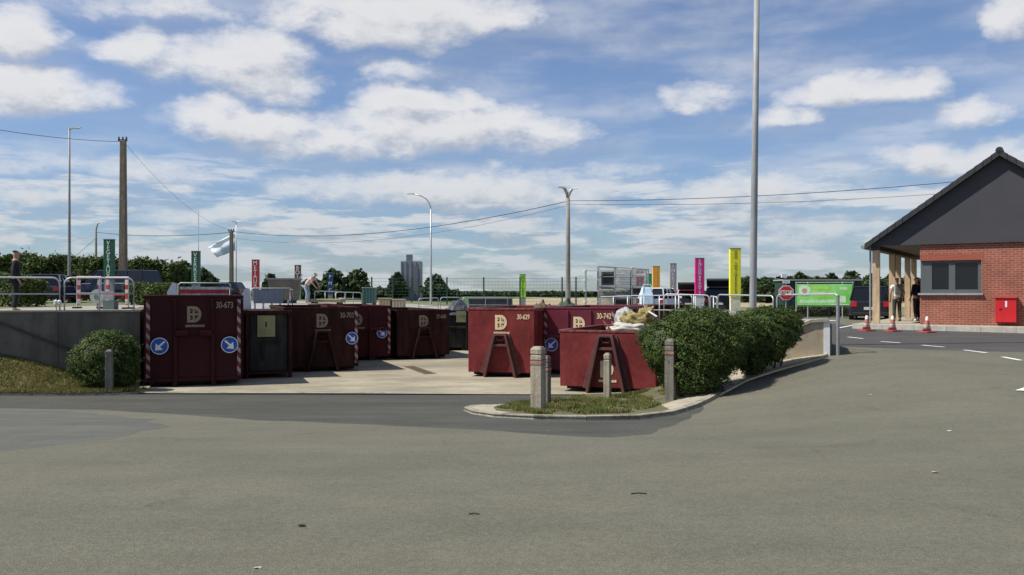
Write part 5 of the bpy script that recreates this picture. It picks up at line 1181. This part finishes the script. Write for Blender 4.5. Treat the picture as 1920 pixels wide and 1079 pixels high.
# interior back wall so the window is not see-through
MB().bx(bx0+th, XE-.2-th, 3.0, 3.1, 0, EZ).build('inner_wall', mat('inner_plaster', (.12, .12, .11), .9), bd)
b = MB(); b.bx(-.12, XE+.12, -.03, BD, EZ, EZ+.03); b.build('soffit', soff, bd)
# gable cladding
b = MB(); b.prism([(-.05, EZ), (XE+.05, EZ), (XR, RZ+.02)], -.10, -.03); b.build('gable', clad, bd)
# roof slopes
sl_ = (RZ-EZ)/XR; rt = .13
b = MB(); x0_ = -.22; z0_ = EZ-.22*sl_+.08
for s in (0, 1):
    f_ = (lambda x: x) if s == 0 else (lambda x: XE-x)
    A = [(f_(x0_), -.28, z0_), (f_(XR), -.28, RZ+.08), (f_(XR), BD+.3, RZ+.08), (f_(x0_), BD+.3, z0_)]
    B = [(x, y, z+rt) for x, y, z in A]; fs = [(3, 2, 1, 0), (4, 5, 6, 7), (0, 1, 5, 4), (1, 2, 6, 5), (2, 3, 7, 6), (3, 0, 4, 7)]
    b.add(A+B, fs if s == 0 else [f[::-1] for f in fs])
rf = b.build('roof', tilem, bd)
b = MB()
for s in (0, 1):   # stepped verge tiles
    f_ = (lambda x: x) if s == 0 else (lambda x: XE-x)
    k = 17
    for i in range(k):
        xa = x0_+(XR-x0_)*i/k; xb_ = x0_+(XR-x0_)*(i+1)/k+.03; za = z0_+(xa-x0_)*sl_; zb2 = z0_+(xb_-x0_)*sl_
        P = [(f_(xa), za-.05), (f_(xb_), zb2-.05), (f_(xb_), zb2+rt+.010), (f_(xa), za+rt+.028)]; b.prism(P, -.34, -.285)
b.build('verge_tile', tilem, rf)
b = MB(); b.tube([(XR, -.34, RZ+.20), (XR, BD+.32, RZ+.20)], .12, 10); b.build('ridge', tilem, rf)
b = MB()
for s in (0, 1):
    f_ = (lambda x: x) if s == 0 else (lambda x: XE-x)
    for j in range(1, 12):
        xa = x0_+(XR-x0_)*j/12; za = z0_+(xa-x0_)*sl_+rt; b.beam((f_(xa), -.28, za+.012), (f_(xa), BD+.3, za+.012), .03, .03)
b.build('tile_course', tilem, rf)
b = MB(); b.tube([(-.30, -.26, z0_+.04), (-.30, BD+.28, z0_+.04)], .07, 8); b.build('gutter', galv_d, bd); b = MB(); b.tube([(-.09, .02, 0), (-.09, .02, EZ)], .035, 8); b.build('downpipe', galv_d, bd)
pine = mat('pale_timber', (.52, .38, .235), .75, .12, 4); noise_mul(pine, 10, .8, 1.05, (1, 1, .1))
for i, dpt in enumerate((0.0, 3.4, 4.75, 7.25, 9.05)):
    w_ = .20 if i else .22
    MB().bx(-.02, w_, .0+dpt, .14+dpt, 0, EZ-.15).build('porch_post', pine, bd, bevel=.006)
    
b = MB(); b.bx(-.06, .22, -.02, BD, EZ-.15, EZ-.001); b.build('porch_beam', mat('dark_beam', (.05, .048, .046), .7), bd)
# fire box on the wall
MB().bx(-.30, XE+.3, BD+.5, BD+.52, -.3, -.28)
rb = empty('fire_hose_box', BO+Matrix.Rotation(BA, 3, 'Z') @ Vector((4.13, -.001, .62-.52+.02)), BA, 'bright red metal box mounted on the brick wall', 'box')
redb = mat('hose_box_red', (.56, .018, .022), .45, .06, 2)
MB().bx(-.30, .30, -.24, 0, .0, .80).build('cabinet', redb, rb, bevel=.01); MB().bx(-.33, .33, -.28, 0, .801, .85).build('lid', mat('lid_red', (.52, .07, .06), .45), rb)
b = MB(); b.bx(-.02, .035, -.246, -.241, .50, .70); b.build('white_label', white, rb); MB().bx(-.19, -.12, -.252, -.241, .41, .46).build('handle', mat('dark_red', (.2, .0, .005), .4), rb)
b = MB()
# plinth and porch floor
b.bx(-.55, XE+.5, -.75, BD+1, -.30, -.004); o = b.build('plinth', conc_l, bd, bevel=.02)
b = MB()
for i in range(9): b.bx(-.55+i*1.0, -.55+i*1.0+.99, -.80, -.751, -.32, -.02)
b.build('plinth_kerb', mat('new_kerb', (.48, .45, .38), .9, .15, 4), bd)

# cones
def cone_at(px, py, label):
    p = hit(px, py); root = empty('traffic_cone', (p.x, p.y, p.z), R(20), label, 'cone', 'red and white traffic cones before the building')
    MB().bx(-.20, .20, -.20, .20, .0, .045).build('base', mat('cone_red_%d' % px, (.40, .08, .07), .6), root, bevel=.01)
    MB().cone((0, 0, .046), [(.135, 0), (.03, .47), (.02, .475)], 20).build('body', conest, root, smooth=True)
cone_at(1625, 621, 'left traffic cone at the foot of the first porch post'); cone_at(1673.5, 622, 'middle traffic cone before the person in the white top'); cone_at(1738, 624, 'right traffic cone at the brick corner')
# road dashes
def dash(x0, y0, x1, y1, w=.12):
    a = hit(x0, y0); c = hit(x1, y1); d = (c-a).xy.normalized(); n = Vector((-d.y, d.x))*w/2; k = 5; b = MB()
    for i in range(k):
        p = a.xy.lerp(c.xy, i/k); q = a.xy.lerp(c.xy, (i+1)/k); V = [p-n, q-n, q+n, p+n]
        b.add([(v.x, v.y, g(v.x, v.y)+.012) for v in V], [(0, 1, 2, 3)])
    return b
b = MB()
for s in ((1590, 633, 1618, 636), (1651, 641.5, 1688, 644), (1729, 648.5, 1770, 652), (1808, 657.5, 1850, 663), (1880, 670.5, 1914, 677), (1912, 734, 1932, 728), (1572, 616, 1640, 604)):
    d_ = dash(*s, w=.12); b.add(d_.v, d_.f)
tag(b.build('road_marking', stripe_w), None, None, kind='structure')
# litter on the asphalt
for i, (px, py, s, m, nm, lb) in enumerate(((1197, 928, .05, blackp, 'twig', 'dark twig lying on the asphalt right of centre'), (484, 1068, .03, foam, 'paper_scrap', 'white paper scrap at the bottom edge of the road'), (1632, 741, .03, foam, 'paper_scrap', 'pale flattened scrap on the road below the white dashes'),
        (1753, 887, .035, foam, 'paper_scrap', 'tiny white scrap on the right side of the road'), (888, 966, .03, blackp, 'twig', 'short dark twig low in the middle of the road'), (1780, 810, .03, foam, 'paper_scrap', 'pale scrap at the right of the open asphalt'), (566, 988, .03, blackp, 'pebble', 'dark pebble on the road left of centre'))):
    p = hit(px, py); b = MB(); r_ = random.Random(i)
    if nm == 'twig': b.tube([p+Vector((-s*1.2, 0, .008)), p+Vector((0, s*.3, .012)), p+Vector((s*1.4, s*.1, .008))], .005, 5)
    else:
        pts = [Vector((cos(a)*s*(.6+.5*r_.random()), sin(a)*s*(.5+.4*r_.random()), .004+.01*r_.random())) for a in [6.28*k/7 for k in range(7)]]
        b.add([p+q for q in pts]+[p+q+Vector((0, 0, .004)) for q in pts], [tuple(range(6, -1, -1)), tuple(range(7, 14))]+[(k, (k+1) % 7, (k+1) % 7+7, k+7) for k in range(7)])
    tag(b.build(nm, m), lb, 'litter')
# drain grating in the yard
p = hit(785, 694, yardz); root = empty('drain_grating', (p.x, p.y, p.z), R(20), 'narrow rusty drain grating in the concrete middle of the yard', 'drain')
b = MB()
for i in range(30): b.bx(-.16, .16, -1.5+i*.1, -1.5+i*.1+.04, .002, .010)
b.build('grille', mat('drain_rust', (.17, .14, .09), .8), root); b = MB(); b.bx(-.20, -.17, -1.55, 1.55, .0, .012); b.bx(.17, .20, -1.55, 1.55, .0, .012); b.build('frame', MATS['drain_rust'], root)

# ------------------------------------------------------------------ people
def skinned(name, joints, edges, m, parent, sub=2, root_i=0):
    me = bpy.data.meshes.new(name); me.from_pydata([j[0] for j in joints], edges, []); o = bpy.data.objects.new(name, me); col.objects.link(o)
    md = o.modifiers.new('skin', 'SKIN'); md.use_smooth_shade = True
    for i, j in enumerate(joints): me.skin_vertices[0].data[i].radius = (j[1], j[2] if len(j) > 2 else j[1]); me.skin_vertices[0].data[i].use_root = (i == root_i)
    s_ = o.modifiers.new('sub', 'SUBSURF'); s_.levels = sub; s_.render_levels = sub
    bpy.context.view_layer.update(); em = bpy.data.meshes.new_from_object(o.evaluated_get(bpy.context.evaluated_depsgraph_get())); bpy.data.objects.remove(o)
    em.materials.clear(); em.materials.append(m); em.name = name; r_ = linkme(name, em, parent); return r_
def person(loc, rz, H, label, shirt, trouser, pose='stand', shoe=None, bag=None, hair=True):
    """faces local -y"""
    root = empty('person', loc, rz, label, 'person'); k = H/1.75
    def v(x, y, z): return (x*k, y*k, z*k)
    if pose == 'lean':
        hip = (0, .10, .92); ch = (0, -.22, 1.22); nk = (0, -.38, 1.34); hd = (0, -.48, 1.42); sh = [(-.18, -.30, 1.28), (.18, -.30, 1.28)]; el = [(-.24, -.42, 1.02), (.24, -.42, 1.02)]; wr = [(-.20, -.55, .86), (.20, -.55, .86)]
    elif pose == 'akimbo':
        hip = (0, 0, .94); ch = (0, -.01, 1.26); nk = (0, .0, 1.48); hd = (0, -.02, 1.62); sh = [(-.19, 0, 1.41), (.19, 0, 1.41)]; el = [(-.36, .05, 1.18), (.30, .02, 1.15)]; wr = [(-.19, -.06, 1.03), (.26, -.08, .95)]
    else:
        hip = (0, 0, .94); ch = (0, -.01, 1.26); nk = (0, .0, 1.48); hd = (0, -.03, 1.62); sh = [(-.19, 0, 1.41), (.19, 0, 1.41)]; el = [(-.26, .04, 1.13), (.26, .04, 1.13)]; wr = [(-.24, -.08, .90), (.24, -.06, .90)]
    kn = [(-.10, -.03, .50), (.11, .0, .50)]; an = [(-.11, .02, .09), (.13, .05, .09)]; toe = [(-.12, -.14, .04), (.15, -.11, .04)]
    J = [(v(*hip), .125*k, .09*k), (v(*ch), .15*k, .10*k), (v(*[(a+b_)/2 for a, b_ in zip(ch, nk)]), .13*k, .09*k), (v(*nk), .052*k), (v(*hd), .085*k, .10*k), (v(hd[0], hd[1], hd[2]+.09), .07*k, .085*k)]
    E = [(0, 1), (1, 2), (2, 3), (3, 4), (4, 5)]
    for s in range(2):
        o = len(J); J += [(v(*sh[s]), .055*k), (v(*el[s]), .042*k), (v(*wr[s]), .028*k)]; E += [(2, o), (o, o+1), (o+1, o+2)]
        d = Vector(wr[s])-Vector(el[s]); d.normalize(); pw_ = Vector(wr[s]); pm = pw_+d*.08; o2 = len(J); J.append((v(*pm), .030*k, .018*k)); E.append((o+2, o2))
        side = Vector((1, 0, 0)); 
        for f in range(4):
            b0 = pm+side*(f-1.5)*.018+d*.02; b1 = b0+d*(.035+.008*(1 if f in (1, 2) else 0))+Vector((0, -.008, 0)); b2 = b1+d*.028+Vector((0, -.02, 0)); o3 = len(J); J += [(v(*b0), .010*k), (v(*b1), .008*k), (v(*b2), .007*k)]; E += [(o2, o3), (o3, o3+1), (o3+1, o3+2)]
        th_ = pw_+d*.03+side*(.035 if s == 0 else -.035); o3 = len(J); J += [(v(*th_), .010*k), (v(*(th_+d*.04)), .008*k)]; E += [(o+2, o3), (o3, o3+1)]
        o = len(J); hx = -.09 if s == 0 else .09; J += [(v(hx, hip[1], hip[2]-.08), .085*k), (v(*kn[s]), .058*k), (v(*an[s]), .04*k), (v(*toe[s]), .035*k, .03*k)]; E += [(0, o), (o, o+1), (o+1, o+2), (o+2, o+3)]
    skinned('body', J, E, skin, root)
    # clothes
    J = [(v(hip[0], hip[1], hip[2]-.03), .175*k, .135*k), (v(hip[0]*.5+ch[0]*.5, hip[1]*.5+ch[1]*.5, hip[2]*.5+ch[2]*.5), .17*k, .13*k), (v(*ch), .175*k, .125*k), (v(*[(a*.45+b_*.55) for a, b_ in zip(ch, nk)]), .14*k, .10*k), (v(nk[0], nk[1], nk[2]-.03), .065*k)]; E = [(0, 1), (1, 2), (2, 3), (3, 4)]
    for s in range(2):
        m_ = [(a+b_)/2 for a, b_ in zip(sh[s], el[s])]; o = len(J); J += [(v(*sh[s]), .072*k), (v(*m_), .062*k)]; E += [(3, o), (o, o+1)]
        if shirt is None or shirt.name.startswith('dark'): J.append((v(*el[s]), .055*k)); J.append((v(*[a*.2+b_*.8 for a, b_ in zip(el[s], wr[s])]), .042*k)); E += [(o+1, o+2), (o+2, o+3)]
    skinned('shirt', J, E, shirt, root)
    J = [(v(hip[0], hip[1], hip[2]+.05), .155*k, .118*k)]; E = []
    for s in range(2):
        hx = -.09 if s == 0 else .09; o = len(J); J += [(v(hx, hip[1], hip[2]-.10), .098*k), (v(*kn[s]), .074*k), (v(an[s][0], an[s][1], an[s][2]+.02), .062*k)]; E += [(0, o), (o, o+1), (o+1, o+2)]
    skinned('trousers', J, E, trouser, root)
    for s in range(2): skinned('shoe', [(v(an[s][0], an[s][1]+.03, .05), .05*k), (v(*toe[s]), .045*k, .035*k)], [(0, 1)], shoe or blackp, root)
    hv = Vector(hd)
    if hair:
        skinned('hair', [(v(hv.x, hv.y+.035, hv.z+.03), .092*k, .10*k), (v(hv.x, hv.y+.02, hv.z+.11), .08*k, .09*k)], [(0, 1)], hairm, root)
    fc = MB()
    for s in (-1, 1): fc.box(v(hv.x+s*.032, hv.y-.088, hv.z+.035), (.022*k, .02*k, .012*k), mi=0)
    fc.box(v(hv.x, hv.y-.10, hv.z+.01), (.02*k, .03*k, .035*k), mi=1); fc.box(v(hv.x, hv.y-.088, hv.z-.03), (.045*k, .014*k, .010*k), mi=2); fc.build('face', [hairm, skin, mat('lips_%d' % int(abs(loc[0])*10), (.35, .13, .11), .6)], root, bevel=.004)
    if bag:
        MB().box(v(0, ch[1]+.17, ch[2]+.02), (.28*k, .14*k, .40*k)).build('backpack', bag, root, bevel=.03)
        b = MB()
        for s in (-1, 1): b.tube([v(s*.10, ch[1]+.10, ch[2]+.22), v(s*.11, ch[1]-.02, 1.47), v(s*.12, ch[1]-.13, 1.25), v(s*.12, ch[1]+.06, 1.08)], .018*k, 6)
        b.build('backpack_strap', bag, root)
    return root
dk = mat('dark_clothes', (.014, .014, .018), .85, .15, 6); jean = mat('dark_trousers', (.03, .033, .04), .85, .15, 6); whs = mat('white_shirt', (.80, .78, .72), .85, .06, 6); grs = mat('dark_green_trousers', (.035, .045, .036), .85)
p = onwall(8, .9); person((p.x, p.y, 1.08), R(120), 1.70, 'person in black standing behind the railing at the left edge', dk, dk)
person(wpt(1682, 603, 33.0), R(175), 1.70, 'person in white top with backpack standing under the porch', whs, grs, bag=mat('grey_bag', (.16, .16, .16), .8))
person(wpt(1719, 602.5, 33.0)+Vector((0, 0, .0)), R(-150), 1.72, 'person in black with hand on hip beside the brick corner', dk, mat('dark_shorts', (.02, .02, .03), .85), pose='akimbo', shoe=whs)
p = wpt(577, 575, 44); person((p.x, p.y, U(p.x, p.y)), R(70), 1.74, 'person in light clothes bending over beside the beige bin', mat('pale_pink_shirt', (.62, .50, .46), .85), mat('pale_blue_trousers', (.30, .38, .46), .85), pose='lean')
# small white fittings at the rail ends
for px, lb in ((106, 'left white knob between the two wall railings'), (113, 'right white knob between the two wall railings')):
    p = onwall(px, .02); root = empty('rail_fitting', (p.x, p.y, zc), 0, lb, 'fitting'); MB().cone((0, -.05, .12), [(.02, 0), (.05, .03), (.05, .12), (.02, .15)], 10).build('knob', white, root); MB().tube([(0, 0, 0), (0, -.05, .13)], .015, 6).build('stem', galv, root)
S.render.resolution_x = 1024; S.render.resolution_y = 575
